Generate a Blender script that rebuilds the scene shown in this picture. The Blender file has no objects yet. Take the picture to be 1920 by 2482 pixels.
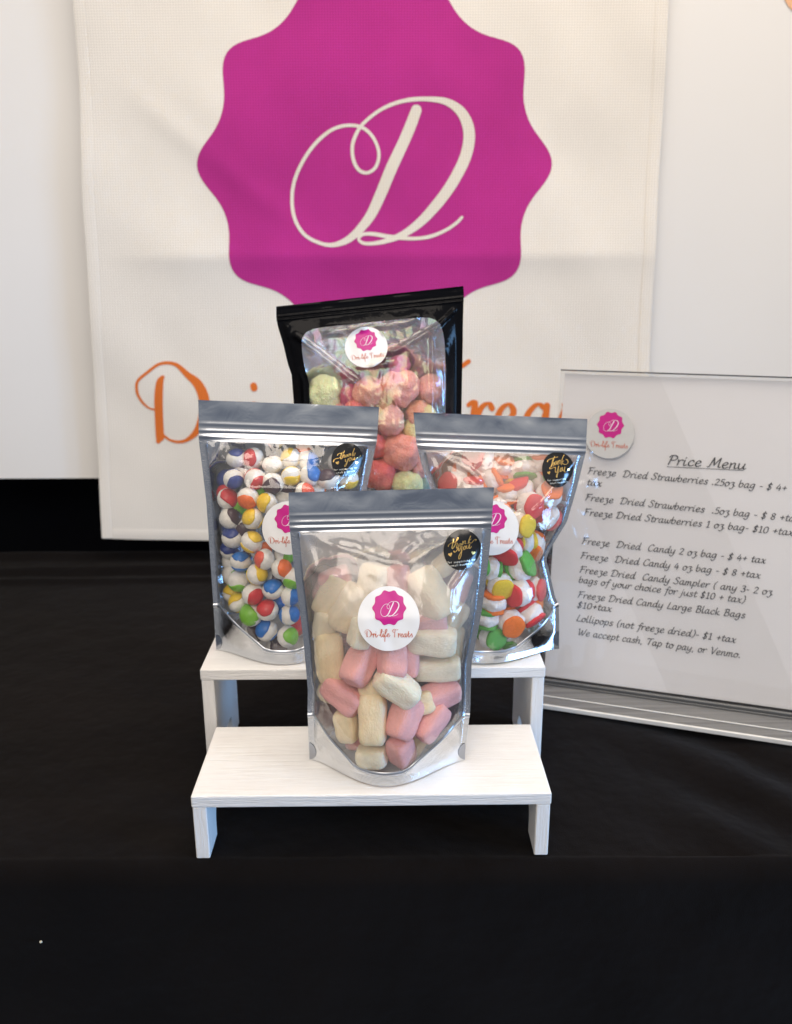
import bpy, math, random
import numpy as np
from mathutils import Vector, Matrix, noise, Quaternion
random.seed(7)
SC = bpy.context.scene
COL = SC.collection
PI = math.pi
# ------------------------------------------------------------------ camera
F, PITCH, ROLL = 2100.0, math.radians(16.22), math.radians(-.26)
CAM = Vector((.02, -.583, .455))
_f = Vector((0, math.cos(PITCH), -math.sin(PITCH)))
_r0 = Vector((1, 0, 0)); _u0 = _r0.cross(_f)
CR = math.cos(ROLL) * _r0 + math.sin(ROLL) * _u0
CU = -math.sin(ROLL) * _r0 + math.cos(ROLL) * _u0
cd = bpy.data.cameras.new('camera'); co = bpy.data.objects.new('camera', cd); COL.objects.link(co)
co.matrix_world = Matrix(((CR.x, CU.x, -_f.x, CAM.x), (CR.y, CU.y, -_f.y, CAM.y), (CR.z, CU.z, -_f.z, CAM.z), (0, 0, 0, 1)))
cd.sensor_fit = 'VERTICAL'; cd.sensor_height = 36; cd.sensor_width = 36
cd.lens = F / 2482 * 36
cd.clip_start = .01; cd.clip_end = 60
cd.dof.use_dof = True; cd.dof.focus_distance = .67; cd.dof.aperture_fstop = 7.5
SC.camera = co
# ------------------------------------------------------------------ light of the room
SC.view_settings.view_transform = 'Standard'; SC.view_settings.look = 'None'
SC.view_settings.exposure = 0; SC.view_settings.gamma = 1; SC.view_settings.use_curve_mapping = False
SC.cycles.max_bounces = 14; SC.cycles.transparent_max_bounces = 32; SC.cycles.glossy_bounces = 8
SC.cycles.use_denoising = True
wd = bpy.data.worlds.new("World"); SC.world = wd; wd.use_nodes = True
wn, wl = wd.node_tree.nodes, wd.node_tree.links
wn.clear()
wo = wn.new('ShaderNodeOutputWorld'); wb = wn.new('ShaderNodeBackground'); wl.new(wb.outputs[0], wo.inputs[0])
wtc = wn.new('ShaderNodeTexCoord'); wsx = wn.new('ShaderNodeSeparateXYZ'); wl.new(wtc.outputs['Generated'], wsx.inputs[0])
wr = wn.new('ShaderNodeValToRGB'); wl.new(wsx.outputs['Z'], wr.inputs[0])
wm = wn.new('ShaderNodeMath'); wm.operation = 'MULTIPLY_ADD'; wm.inputs[1].default_value = .5; wm.inputs[2].default_value = .5
wl.new(wsx.outputs['Z'], wm.inputs[0]); wl.new(wm.outputs[0], wr.inputs[0])
cr = wr.color_ramp                                           # a room: dark floor, dim bluish horizon, pale ceiling
cr.elements[0].position = .0; cr.elements[0].color = (.09, .095, .11, 1)
cr.elements[1].position = 1.0; cr.elements[1].color = (.62, .58, .54, 1)
for p_, c_ in ((.34, (.15, .165, .20, 1)), (.5, (.33, .335, .35, 1)), (.62, (.42, .415, .41, 1))):
    e_ = cr.elements.new(p_); e_.color = c_
wl.new(wr.outputs[0], wb.inputs[0]); wb.inputs[1].default_value = 1.0
def area(name, loc, target, sx, sy, power, color, spread=180):
    l = bpy.data.lights.new(name, 'AREA'); l.shape = 'RECTANGLE'; l.size = sx; l.size_y = sy; l.energy = power; l.color = color; l.spread = math.radians(spread)
    o = bpy.data.objects.new(name, l); COL.objects.link(o); o.location = loc
    o.rotation_euler = (Vector(target) - Vector(loc)).to_track_quat('-Z', 'Y').to_euler(); return o
area('ceiling_light', (.38, -.05, 2.1), (.15, .38, 0), 1.6, 1.0, 28, (1, .885, .765))
area('window_light', (2.2, -.82, .34), (-.15, .1, .06), .9, .8, 4.6, (.26, .55, 1), 50)
area('front_light', (-.35, -1.9, 1.75), (.1, .4, .35), 1.6, 1.2, 27, (1, .885, .77))
# ------------------------------------------------------------------ helpers
def ray(px, py):
    return (_f + CR * ((px - 960) / F) - CU * ((py - 1241) / F))
def on_plane(px, py, p0, n):
    d = ray(px, py); t = (Vector(p0) - CAM).dot(n) / d.dot(n); return CAM + d * t
def at_z(px, py, z): return on_plane(px, py, (0, 0, z), Vector((0, 0, 1)))
def lerp(a, b, t): return a + (b - a) * t
def sstep(a, b, x):
    t = min(1, max(0, (x - a) / (b - a))); return t * t * (3 - 2 * t)
def mesh_obj(name, verts, faces, mat=None, parent=None, smooth=True, mats=None, mi=None):
    me = bpy.data.meshes.new(name); me.from_pydata([tuple(v) for v in verts], [], faces); me.update()
    if mat: me.materials.append(mat)
    for m in mats or (): me.materials.append(m)
    if mi: me.polygons.foreach_set('material_index', mi)
    if smooth: me.polygons.foreach_set('use_smooth', [True] * len(me.polygons))
    o = bpy.data.objects.new(name, me); COL.objects.link(o)
    if parent: o.parent = parent
    return o
def empty(name, loc=(0, 0, 0)):
    o = bpy.data.objects.new(name, None); o.empty_display_size = .02; COL.objects.link(o); o.location = loc; return o
def tag(o, label, cat, group=None):
    o['label'] = label; o['category'] = cat
    if group: o['group'] = group
    return o
def kind(o, k): o['kind'] = k; return o
def grid(nx, ny, fn):
    v = [fn(i / nx, j / ny) for j in range(ny + 1) for i in range(nx + 1)]
    f = [(j * (nx + 1) + i, j * (nx + 1) + i + 1, (j + 1) * (nx + 1) + i + 1, (j + 1) * (nx + 1) + i) for j in range(ny) for i in range(nx)]
    return v, f
def catmull(pts, n=8):
    P = [np.array(p, float) for p in pts]
    if len(P) == 2: return [tuple(P[0] + (P[1] - P[0]) * k / n) for k in range(n + 1)]
    out = []
    P = [2 * P[0] - P[1]] + P + [2 * P[-1] - P[-2]]
    for i in range(1, len(P) - 2):
        p0, p1, p2, p3 = P[i - 1:i + 3]
        for k in range(n):
            t = k / n
            out.append(tuple(.5 * (2 * p1 + (p2 - p0) * t + (2 * p0 - 5 * p1 + 4 * p2 - p3) * t * t + (3 * p1 - p0 - 3 * p2 + p3) * t ** 3)))
    out.append(tuple(P[-2])); return out
# strokes -> ribbons. strokes: list of (pts[, widths]); nib: (thin, thick, angle)
def ribbons(strokes, nib=None, n=8, step=2e-6):
    V, Fc = [], []; lift = 0.
    for st in strokes:
        pts, wid = (st if isinstance(st, tuple) else (st, None))
        if wid is not None:
            c = catmull([(p[0], p[1], w) for p, w in zip(pts, wid)], n)
        else: c = catmull(pts, n)
        if len(c) < 2: continue
        L, m = [], len(c)
        for i, p in enumerate(c):
            a, b = c[max(0, i - 1)], c[min(m - 1, i + 1)]
            dx, dy = b[0] - a[0], b[1] - a[1]; q = math.hypot(dx, dy) or 1e-9; dx /= q; dy /= q
            if wid is not None: w = max(p[2], 1e-6)
            else:
                s = abs(dx * math.sin(nib[2]) - dy * math.cos(nib[2])); w = nib[0] + (nib[1] - nib[0]) * s ** 1.3
            L.append((p[0], p[1], -dy * w / 2, dx * w / 2, dx * w / 2, dy * w / 2))
        b0 = len(V)
        x, y, nx, ny, tx, ty = L[0]; V.append((x - tx * .8, y - ty * .8, lift))          # rounded start
        V.append((x + nx * .7 - tx * .55, y + ny * .7 - ty * .55, lift)); V.append((x - nx * .7 - tx * .55, y - ny * .7 - ty * .55, lift))
        Fc.append((b0, b0 + 2, b0 + 1))
        prev = (b0 + 1, b0 + 2)
        for x, y, nx, ny, tx, ty in L:
            k = len(V); V += [(x + nx, y + ny, lift), (x - nx, y - ny, lift)]; Fc.append((prev[0], prev[1], k + 1, k)); prev = (k, k + 1); lift += step
        k = len(V); V += [(x + nx * .7 + tx * .55, y + ny * .7 + ty * .55, lift), (x - nx * .7 + tx * .55, y - ny * .7 + ty * .55, lift), (x + tx * .8, y + ty * .8, lift)]
        Fc += [(prev[0], prev[1], k + 1, k), (k, k + 1, k + 2)]
        lift += step
    return V, Fc
# ------------------------------------------------------------------ materials
def new_mat(name):
    m = bpy.data.materials.new(name); m.use_nodes = True
    nt = m.node_tree; b = nt.nodes['Principled BSDF']; return m, nt, b
def nn(nt, t, **kw):
    n = nt.nodes.new(t)
    for k, v in kw.items():
        if k in n.inputs.keys(): n.inputs[k].default_value = v
        else: setattr(n, k, v)
    return n
def add_bump(nt, b, height, strength=.3, dist=.001, normal_in=None):
    bp = nn(nt, 'ShaderNodeBump'); bp.inputs['Strength'].default_value = strength; bp.inputs['Distance'].default_value = dist
    nt.links.new(height, bp.inputs['Height'])
    if normal_in: nt.links.new(normal_in, bp.inputs['Normal'])
    nt.links.new(bp.outputs[0], b.inputs['Normal']); return bp
def coords(nt, scale=(1, 1, 1), kind_='Object', rot=(0, 0, 0)):
    tc = nn(nt, 'ShaderNodeTexCoord'); mp = nn(nt, 'ShaderNodeMapping'); mp.inputs['Scale'].default_value = scale; mp.inputs['Rotation'].default_value = rot
    nt.links.new(tc.outputs[kind_], mp.inputs[0]); return mp.outputs[0]
def noise_n(nt, vec, scale, detail=3, rough=.55):
    n = nn(nt, 'ShaderNodeTexNoise'); n.inputs['Scale'].default_value = scale; n.inputs['Detail'].default_value = detail; n.inputs['Roughness'].default_value = rough
    nt.links.new(vec, n.inputs['Vector']); return n
def ramp(nt, fac, stops):
    r = nn(nt, 'ShaderNodeValToRGB'); e = r.color_ramp.elements
    e[0].position, e[0].color = stops[0][0], stops[0][1]; e[1].position, e[1].color = stops[-1][0], stops[-1][1]
    for p, c in stops[1:-1]: q = e.new(p); q.color = c
    nt.links.new(fac, r.inputs[0]); return r
def rgb(c, k=1): return (c[0] * k, c[1] * k, c[2] * k, 1)
def simple(name, c, rough=.5, metal=0, var=.06, scale=60, bump=.0, bdist=.0005, spec=.5, bscale=None, sss=0):
    m, nt, b = new_mat(name); v = coords(nt); n = noise_n(nt, v, scale)
    r = ramp(nt, n.outputs['Fac'], [(.3, rgb(c, 1 - var)), (.7, rgb(c, 1 + var))]); nt.links.new(r.outputs[0], b.inputs['Base Color'])
    b.inputs['Roughness'].default_value = rough; b.inputs['Metallic'].default_value = metal; b.inputs['Specular IOR Level'].default_value = spec
    if sss:
        b.inputs['Subsurface Weight'].default_value = sss; b.inputs['Subsurface Radius'].default_value = (.6, .4, .3); b.inputs['Subsurface Scale'].default_value = .004
    if bump:
        n2 = noise_n(nt, v, bscale or scale * 4, 4); add_bump(nt, b, n2.outputs['Fac'], bump, bdist)
    return m
def film(name, haze=.05, rough=.05, tint=(1, 1, 1), wr=.5, base_refl=.03, iris=False, hcol=(.8, .82, .85), painted_haze=None):
    m, nt, b = new_mat(name); nt.nodes.remove(b)
    out = nt.nodes['Material Output']
    v = coords(nt, (1, 1, 1)); n1 = noise_n(nt, v, 26, 2, .5); n1.inputs['Distortion'].default_value = 1.2
    n2 = noise_n(nt, coords(nt, (60, 60, 14)), 1, 2, .5)
    ad = nn(nt, 'ShaderNodeMath', operation='ADD'); nt.links.new(n1.outputs[0], ad.inputs[0]); nt.links.new(n2.outputs[0], ad.inputs[1])
    bp = nn(nt, 'ShaderNodeBump'); bp.inputs['Strength'].default_value = wr; bp.inputs['Distance'].default_value = .004; nt.links.new(ad.outputs[0], bp.inputs['Height'])
    tr = nn(nt, 'ShaderNodeBsdfTransparent'); tr.inputs[0].default_value = rgb(tint)
    gl = nn(nt, 'ShaderNodeBsdfGlossy'); gl.inputs['Roughness'].default_value = rough; nt.links.new(bp.outputs[0], gl.inputs['Normal'])
    df = nn(nt, 'ShaderNodeBsdfDiffuse'); df.inputs[0].default_value = rgb(hcol)
    m1 = nn(nt, 'ShaderNodeMixShader'); m1.inputs[0].default_value = haze
    hz = noise_n(nt, coords(nt), 9, 2); hr = ramp(nt, hz.outputs[0], [(.35, rgb((haze * .5,) * 3)), (.7, rgb((haze * 1.6,) * 3))]); nt.links.new(hr.outputs[0], m1.inputs[0])
    if painted_haze:                                                   # veil of light on the upper film, put into its colour as graded haze
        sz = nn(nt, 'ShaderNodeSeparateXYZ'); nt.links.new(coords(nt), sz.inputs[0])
        mr = nn(nt, 'ShaderNodeMapRange', interpolation_type='SMOOTHSTEP'); mr.inputs[1].default_value = painted_haze[0]; mr.inputs[2].default_value = painted_haze[1]; mr.inputs[3].default_value = 0; mr.inputs[4].default_value = painted_haze[2]
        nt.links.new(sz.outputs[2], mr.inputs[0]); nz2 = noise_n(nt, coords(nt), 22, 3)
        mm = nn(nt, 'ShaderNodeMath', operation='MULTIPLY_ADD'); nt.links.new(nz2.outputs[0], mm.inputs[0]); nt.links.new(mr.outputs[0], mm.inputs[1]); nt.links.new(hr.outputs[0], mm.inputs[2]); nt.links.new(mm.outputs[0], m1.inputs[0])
    nt.links.new(tr.outputs[0], m1.inputs[1]); nt.links.new(df.outputs[0], m1.inputs[2])
    lw0 = nn(nt, 'ShaderNodeLayerWeight'); lw0.inputs[0].default_value = .5; nt.links.new(bp.outputs[0], lw0.inputs['Normal'])
    pw = nn(nt, 'ShaderNodeMath', operation='POWER'); pw.inputs[1].default_value = 4.0; nt.links.new(lw0.outputs['Facing'], pw.inputs[0])
    fa = nn(nt, 'ShaderNodeMath', operation='MULTIPLY_ADD'); fa.inputs[1].default_value = .8; fa.inputs[2].default_value = .055 + base_refl; fa.use_clamp = True
    nt.links.new(pw.outputs[0], fa.inputs[0])
    if iris:                                                 # holographic film: hue follows the tilt of the facets
        lw = nn(nt, 'ShaderNodeLayerWeight'); lw.inputs[0].default_value = .5; nt.links.new(bp.outputs[0], lw.inputs['Normal'])
        k = nn(nt, 'ShaderNodeMath', operation='MULTIPLY_ADD'); k.inputs[1].default_value = 9.0; nt.links.new(lw.outputs['Facing'], k.inputs[0])
        nz = noise_n(nt, coords(nt, (55, 55, 38)), 1, 2); nzm = nn(nt, 'ShaderNodeMath', operation='MULTIPLY'); nzm.inputs[1].default_value = 2.2; nt.links.new(nz.outputs[0], nzm.inputs[0]); nt.links.new(nzm.outputs[0], k.inputs[2])
        fc = nn(nt, 'ShaderNodeMath', operation='FRACT'); nt.links.new(k.outputs[0], fc.inputs[0])
        hs = nn(nt, 'ShaderNodeCombineColor', mode='HSV'); hs.inputs[1].default_value = .34; hs.inputs[2].default_value = 1.0
        nt.links.new(fc.outputs[0], hs.inputs[0]); nt.links.new(hs.outputs[0], gl.inputs[0])
    m2 = nn(nt, 'ShaderNodeMixShader'); nt.links.new(fa.outputs[0], m2.inputs[0]); nt.links.new(m1.outputs[0], m2.inputs[1]); nt.links.new(gl.outputs[0], m2.inputs[2])
    nt.links.new(m2.outputs[0], out.inputs[0]); return m
def foil(name, c=(.74, .77, .82), rough=.14, bump=.25, rib=0, fine=0, scale=30):
    m, nt, b = new_mat(name); b.inputs['Base Color'].default_value = rgb(c); b.inputs['Metallic'].default_value = 1; b.inputs['Roughness'].default_value = rough
    n1 = noise_n(nt, coords(nt, (1, 1, 1)), scale, 3, .5); n1.inputs['Distortion'].default_value = .8
    h = n1.outputs[0]
    bp = add_bump(nt, b, h, bump, .004)
    if rib:
        w = nn(nt, 'ShaderNodeTexWave'); w.bands_direction = 'Z'; w.inputs['Scale'].default_value = rib; w.inputs['Distortion'].default_value = 1.5; w.inputs['Detail'].default_value = 2
        nt.links.new(coords(nt), w.inputs['Vector']); add_bump(nt, b, w.outputs['Fac'], .35, .0004, bp.outputs[0])
    if fine:
        vo = nn(nt, 'ShaderNodeTexVoronoi'); vo.inputs['Scale'].default_value = fine; nt.links.new(coords(nt), vo.inputs['Vector']); add_bump(nt, b, vo.outputs['Distance'], .5, .0005, bp.outputs[0])
    return m
M = {}
M['film'] = film('clear_film', .05, .06, wr=.32)
M['film_painted_haze'] = film('painted_haze_film', .07, .15, wr=.3, base_refl=.045, hcol=(.56, .53, .50), painted_haze=(.095, .15, .55))  # reflected light over the upper film painted in as a grey veil
M['film_painted_warm_haze'] = film('painted_warm_haze_film', .06, .06, wr=.34, hcol=(.74, .53, .44), painted_haze=(.125, .165, .40))  # warm hazy veil painted into the upper film
M['film_holo'] = film('holographic_film', .03, .17, wr=.7, base_refl=.035, iris=True)
M['acrylic'] = film('clear_acrylic', .012, .03, wr=.0, base_refl=-.02)
M['foil_back'] = foil('foil_lining', (.70, .72, .76), .22, .45, scale=45)
M['foil_head'] = foil('foil_header', (.72, .755, .81), .16, .24, scale=34)
M['foil_seal'] = foil('embossed_foil', (.66, .68, .72), .25, .2, fine=900)
M['foil_skirt'] = foil('mirror_foil', (.82, .83, .84), .10, .42, rib=300, scale=20)
M['foil_zip'] = foil('ribbed_foil', (.62, .645, .69), .3, .10)
M['foil_dark'] = foil('shadowed_foil', (.40, .42, .46), .2, .2)
M['black_film'] = simple('black_gloss_film', (.004, .004, .005), .12, bump=.3, bdist=.004, scale=30, bscale=30, spec=.09)
def wood():
    m, nt, b = new_mat('white_painted_wood')
    v = coords(nt, (14, 160, 160)); n = noise_n(nt, v, 1, 4, .6); n.inputs['Distortion'].default_value = .6
    n2 = noise_n(nt, coords(nt), 30, 3)
    r = ramp(nt, n2.outputs[0], [(.3, (.80, .775, .75, 1)), (.7, (.86, .845, .82, 1))]); nt.links.new(r.outputs[0], b.inputs['Base Color'])
    b.inputs['Roughness'].default_value = .42
    r2 = ramp(nt, n.outputs[0], [(.35, (0, 0, 0, 1)), (.62, (1, 1, 1, 1))]); add_bump(nt, b, r2.outputs[0], .45, .0006); return m
def wood_end():
    m, nt, b = new_mat('white_painted_wood_edge')
    v = coords(nt, (26, 90, 330)); n = noise_n(nt, v, 1, 5, .65); n.inputs['Distortion'].default_value = 1.4
    b.inputs['Base Color'].default_value = (.80, .785, .765, 1); b.inputs['Roughness'].default_value = .45
    r2 = ramp(nt, n.outputs[0], [(.38, (0, 0, 0, 1)), (.6, (1, 1, 1, 1))]); add_bump(nt, b, r2.outputs[0], .5, .0012); return m
def wood_leg():
    m, nt, b = new_mat('white_painted_wood_leg')
    v = coords(nt, (300, 90, 30)); n = noise_n(nt, v, 1, 5, .65); n.inputs['Distortion'].default_value = 1.4
    b.inputs['Base Color'].default_value = (.80, .785, .765, 1); b.inputs['Roughness'].default_value = .45
    r2 = ramp(nt, n.outputs[0], [(.38, (0, 0, 0, 1)), (.6, (1, 1, 1, 1))]); add_bump(nt, b, r2.outputs[0], .4, .0010); return m
M['wood'], M['wood_end'], M['wood_leg'] = wood(), wood_end(), wood_leg()
def cloth():
    m, nt, b = new_mat('black_jersey_cloth')
    n = noise_n(nt, coords(nt), 7, 4); r = ramp(nt, n.outputs[0], [(.3, (.0042, .0034, .0033, 1)), (.75, (.0070, .0056, .0054, 1))]); nt.links.new(r.outputs[0], b.inputs['Base Color'])
    b.inputs['Roughness'].default_value = 1; b.inputs['Specular IOR Level'].default_value = .04
    b.inputs['Sheen Weight'].default_value = .035; b.inputs['Sheen Roughness'].default_value = .5
    n2 = noise_n(nt, coords(nt, (1, .25, 1)), 1500, 2); n3 = noise_n(nt, coords(nt, (1, 1, 1)), 16, 3)
    bp = add_bump(nt, b, n3.outputs[0], .6, .009); add_bump(nt, b, n2.outputs[0], .6, .0006, bp.outputs[0]); return m
M['cloth'] = cloth()
M['curtain'] = simple('black_curtain', (.0035, .0038, .0055), .95, spec=.05)
def weave(name, c, var=.04, strength=.5, soft=False):
    m, nt, b = new_mat(name)
    n = noise_n(nt, coords(nt), 5, 4); r = ramp(nt, n.outputs[0], [(.3, rgb(c, 1 - var)), (.7, rgb(c, 1 + var))])
    b.inputs['Roughness'].default_value = .85; b.inputs['Specular IOR Level'].default_value = .2
    w1 = nn(nt, 'ShaderNodeTexWave'); w1.bands_direction = 'X'; w1.inputs['Scale'].default_value = 82; w1.inputs['Distortion'].default_value = .6
    w2 = nn(nt, 'ShaderNodeTexWave'); w2.bands_direction = 'Z'; w2.inputs['Scale'].default_value = 88; w2.inputs['Distortion'].default_value = .6
    v = coords(nt); nt.links.new(v, w1.inputs[0]); nt.links.new(v, w2.inputs[0])
    mu = nn(nt, 'ShaderNodeMath', operation='MULTIPLY'); nt.links.new(w1.outputs['Fac'], mu.inputs[0]); nt.links.new(w2.outputs['Fac'], mu.inputs[1])
    # threads: slightly lighter crowns, darker gaps - the weave itself
    mx = nn(nt, 'ShaderNodeMix', data_type='RGBA', blend_type='MULTIPLY'); mx.inputs[0].default_value = 1
    rr = ramp(nt, mu.outputs[0], [(0, (.86, .86, .86, 1)), (.6, (1.06, 1.06, 1.06, 1))])
    nt.links.new(r.outputs[0], mx.inputs[6]); nt.links.new(rr.outputs[0], mx.inputs[7]); nt.links.new(mx.outputs[2], b.inputs['Base Color'])
    add_bump(nt, b, mu.outputs[0], strength, .0008); return m
M['banner'] = weave('white_banner_weave', (.87, .82, .745))
M['seal_print'] = weave('magenta_print_on_weave', (.50, .032, .262), .10)
M['orange_print'] = weave('orange_print_on_weave', (.78, .19, .035), .06)
M['cream_print'] = weave('unprinted_cream_weave', (.82, .76, .66))
M['panel'] = simple('white_panel', (.80, .785, .765), .5, var=.015, scale=3)
M['paper'] = simple('white_paper', (.83, .805, .795), .75, var=.01, scale=20)
M['sticker'] = simple('white_sticker', (.82, .80, .77), .35, var=.015, scale=200)
M['clear_sticker'] = simple('pale_sticker', (.58, .56, .52), .4, var=.02, scale=200)
M['magenta'] = simple('magenta_ink', (.56, .006, .22), .35, var=.05)
M['pink_white'] = simple('pale_pink_ink', (.86, .72, .78), .4)
M['red_ink'] = simple('terracotta_ink', (.55, .10, .05), .5, var=.05)
M['ink'] = simple('black_ink', (.012, .012, .014), .5)
M['black_label'] = simple('black_label', (.006, .006, .007), .12, spec=.6)
M['gold'] = simple('gold_leaf', (.95, .62, .22), .25, metal=1, var=.2, scale=300)
M['pale_gold'] = simple('pale_gilt', (.88, .84, .74), .3, metal=.7, var=.2)
M['peach'] = simple('peach_print', (.85, .48, .27), .5)
M['lint'] = simple('pale_lint', (.6, .55, .42), .9)
# candies
def puffy(name, c, rough=.8, bump=.35, sc=420, d=.0009, var=.07, sss=.0, spots=None, spec=.3):
    m, nt, b = new_mat(name); v = coords(nt); n = noise_n(nt, v, sc * .25, 4)
    st = [(.3, rgb(c, 1 - var)), (.7, rgb(c, 1 + var))]
    r = ramp(nt, n.outputs[0], st); colr = r.outputs[0]
    if spots:
        vo = nn(nt, 'ShaderNodeTexVoronoi'); vo.inputs['Scale'].default_value = sc * .9; nt.links.new(v, vo.inputs['Vector'])
        n5 = noise_n(nt, v, sc * .35, 3)
        ml = nn(nt, 'ShaderNodeMath', operation='MULTIPLY'); nt.links.new(vo.outputs['Distance'], ml.inputs[0]); nt.links.new(n5.outputs[0], ml.inputs[1])
        rs = ramp(nt, ml.outputs[0], [(.08, (.55, .55, .55, 1)), (.26, (0, 0, 0, 1))])
        mx = nn(nt, 'ShaderNodeMix', data_type='RGBA'); nt.links.new(rs.outputs[0], mx.inputs[0]); nt.links.new(colr, mx.inputs[6]); mx.inputs[7].default_value = rgb(spots); colr = mx.outputs[2]
    nt.links.new(colr, b.inputs['Base Color'])
    b.inputs['Roughness'].default_value = rough; b.inputs['Specular IOR Level'].default_value = spec
    if sss:
        b.inputs['Subsurface Weight'].default_value = sss; b.inputs['Subsurface Radius'].default_value = (1, .5, .35); b.inputs['Subsurface Scale'].default_value = .004
    n2 = noise_n(nt, v, sc, 4, .6); add_bump(nt, b, n2.outputs[0], bump, d); return m
M['filling'] = puffy('white_candy_filling', (.84, .80, .73), .75, .7, 7, .0010, .07)
SHELL = {'red': (.62, .035, .035), 'orange': (.85, .16, .02), 'yellow': (.83, .55, .02), 'green': (.20, .50, .03), 'blue': (.015, .16, .52),
         'navy': (.012, .035, .22), 'purple': (.055, .018, .028), 'coral': (.75, .10, .05)}
for k, c in SHELL.items(): M['shell_' + k] = simple('candy_shell_' + k, c, .32, var=.10, scale=3, bump=.3, bdist=.0004, bscale=9)
GUM = {'red': (.74, .035, .045), 'orange': (.93, .20, .02), 'yellow': (.82, .57, .03), 'green': (.10, .40, .06)}
for k, c in GUM.items(): M['gum_' + k] = puffy('sugared_' + k, c, .7, .6, 34, .0005, .14)
M['gum_white'] = puffy('white_puff', (.86, .82, .77), .8, .7, 6, .0013, .06)
M['taffy_cream'] = puffy('cream_taffy', (.93, .76, .49), .72, .7, 7, .0013, .06, .25, spec=.4)
M['taffy_ivory'] = puffy('ivory_taffy', (.94, .84, .63), .72, .7, 7, .0013, .06, .25, spec=.4)
M['taffy_pink'] = puffy('pink_taffy', (.88, .44, .41), .72, .7, 7, .0013, .06, .25, spec=.4)
PUFF = {'green': ((.88, .90, .50), (.76, .78, .36)), 'pink': ((.97, .40, .32), (.90, .25, .20)), 'rose': ((.90, .46, .40), (.74, .28, .25)), 'red': ((.90, .21, .19), (.75, .08, .08)),
        'yellow': ((.88, .74, .36), (.74, .56, .20)), 'peach': ((.90, .42, .27), (.72, .20, .12)), 'teal': ((.35, .50, .46), (.25, .40, .40)), 'magenta': ((.66, .12, .20), (.5, .06, .12))}
for k, (c, s) in PUFF.items(): M['puff_' + k] = puffy('airy_' + k + '_candy', c, .6, .9, 9, .0030, .08, .35, s, spec=.4)
# ------------------------------------------------------------------ the setting: tablecloth, curtain, panel
YE = -.015                                                    # front edge of the table
def cloth_pt(x, s):
    """s: running length over the cloth: hangs down in front (s<0), top (0..), drops behind."""
    R_ = .016
    if s < -R_ * PI / 2:
        z = -R_ + (s + R_ * PI / 2); y = YE - .0
        w = .004 * noise.noise(Vector((x * 5, z * 2, 3))) + .002 * math.sin(x * 21 + 1.5 * math.sin(z * 6))
        return (x, y + .0016 * noise.noise(Vector((x * 6, 2, 7))) + w * min(1, (-R_ - z) * 8), z)
    if s < 0:
        a = -s / R_; return (x, YE + R_ - R_ * math.sin(a) + .0016 * noise.noise(Vector((x * 6, 2, 7))) * math.sin(a), R_ * math.cos(a) - R_)
    y = YE + R_ + s
    z = 0.
    k = .0016 * noise.noise(Vector((x * 9 + y * 5, y * 3 - x * 2, 0))) - .0012
    dgl = (x - .25) * .75 + (y - .15) * .9                    # soft drag lines on the right of the risers
    k += .0034 * math.sin(dgl * 55 + 3 * noise.noise(Vector((x * 6, y * 6, 8)))) * sstep(.18, .32, x) * (1 - sstep(.3, .6, y)) - .0040 * sstep(.18, .3, x)
    z += min(0, k)
    z += .017 * math.exp(-((y - .675 - .012 * math.sin(x * 3) - .02 * x) / .016) ** 2) * (.75 + .25 * noise.noise(Vector((x * 2, 0, 5))))
    z += .005 * math.exp(-((y - .632 - .02 * x) / .009) ** 2) * sstep(-.8, -.2, -abs(x + .35))
    z += .010 * math.exp(-((y - .722 + .01 * math.sin(x * 4)) / .012) ** 2)
    if y > .74: z -= 30 * (y - .74) ** 2
    return (x, min(y, .785), z)
S0, S1 = -.62, .86
def clf(u, v):
    s = lerp(S0, S1, v) if v < 0 else None
    return None
ss = list(np.linspace(S0, -.03, 50)) + list(np.linspace(-.028, .004, 14)) + list(np.linspace(.008, .60, 150)) + list(np.linspace(.604, .86, 90))
xs = list(np.linspace(-.95, .95, 240))
cv = [cloth_pt(x, s) for s in ss for x in xs]; nx_ = len(xs)
cf = [(j * nx_ + i, j * nx_ + i + 1, (j + 1) * nx_ + i + 1, (j + 1) * nx_ + i) for j in range(len(ss) - 1) for i in range(nx_ - 1)]
tag(mesh_obj('tablecloth', cv, cf, M['cloth']), 'plain black jersey tablecloth under the white risers and the price sign', 'tablecloth')
v, f = grid(90, 14, lambda a, b: (lerp(-1.6, 1.6, a), .93 + .012 * math.sin(a * 60) + .006 * math.sin(a * 143), lerp(-.9, .27, b)))
tag(mesh_obj('backdrop_curtain', v, f, M['curtain']), 'dark navy black curtain showing below the white panel behind the table', 'curtain')
LEAN = math.radians(5.5)
BN = Vector((0, -math.cos(LEAN), math.sin(LEAN)))             # faces the camera, tipped a little up
BU = Vector((0, math.sin(LEAN), math.cos(LEAN)))
BP = Vector((0, .70, .041)); PP = BP - BN * .032
zb = (on_plane(0, 1160, PP, BN) - PP).dot(BU)
pn = []
for dz in (0, .012):
    for (x, q) in ((-1.5, zb), (1.5, zb), (1.5, 1.5), (-1.5, 1.5)): pn.append(PP - BN * dz + Vector((x, 0, 0)) + BU * q)
panel = mesh_obj('white_panel', pn, [(0, 1, 2, 3), (7, 6, 5, 4), (0, 4, 5, 1), (1, 5, 6, 2), (2, 6, 7, 3), (3, 7, 4, 0)], M['panel'], smooth=False)
tag(panel, 'large plain white display panel standing behind the logo banner', 'panel')
pc = on_plane(1944, -30, PP, BN)
dv = [pc + BN * .0012] + [pc + BN * .0012 + (Vector((1, 0, 0)) * math.cos(a) + BU * math.sin(a)) * .031 * (1 + .08 * math.sin(3 * a)) for a in np.linspace(0, 2 * PI, 40, endpoint=False)]
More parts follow.
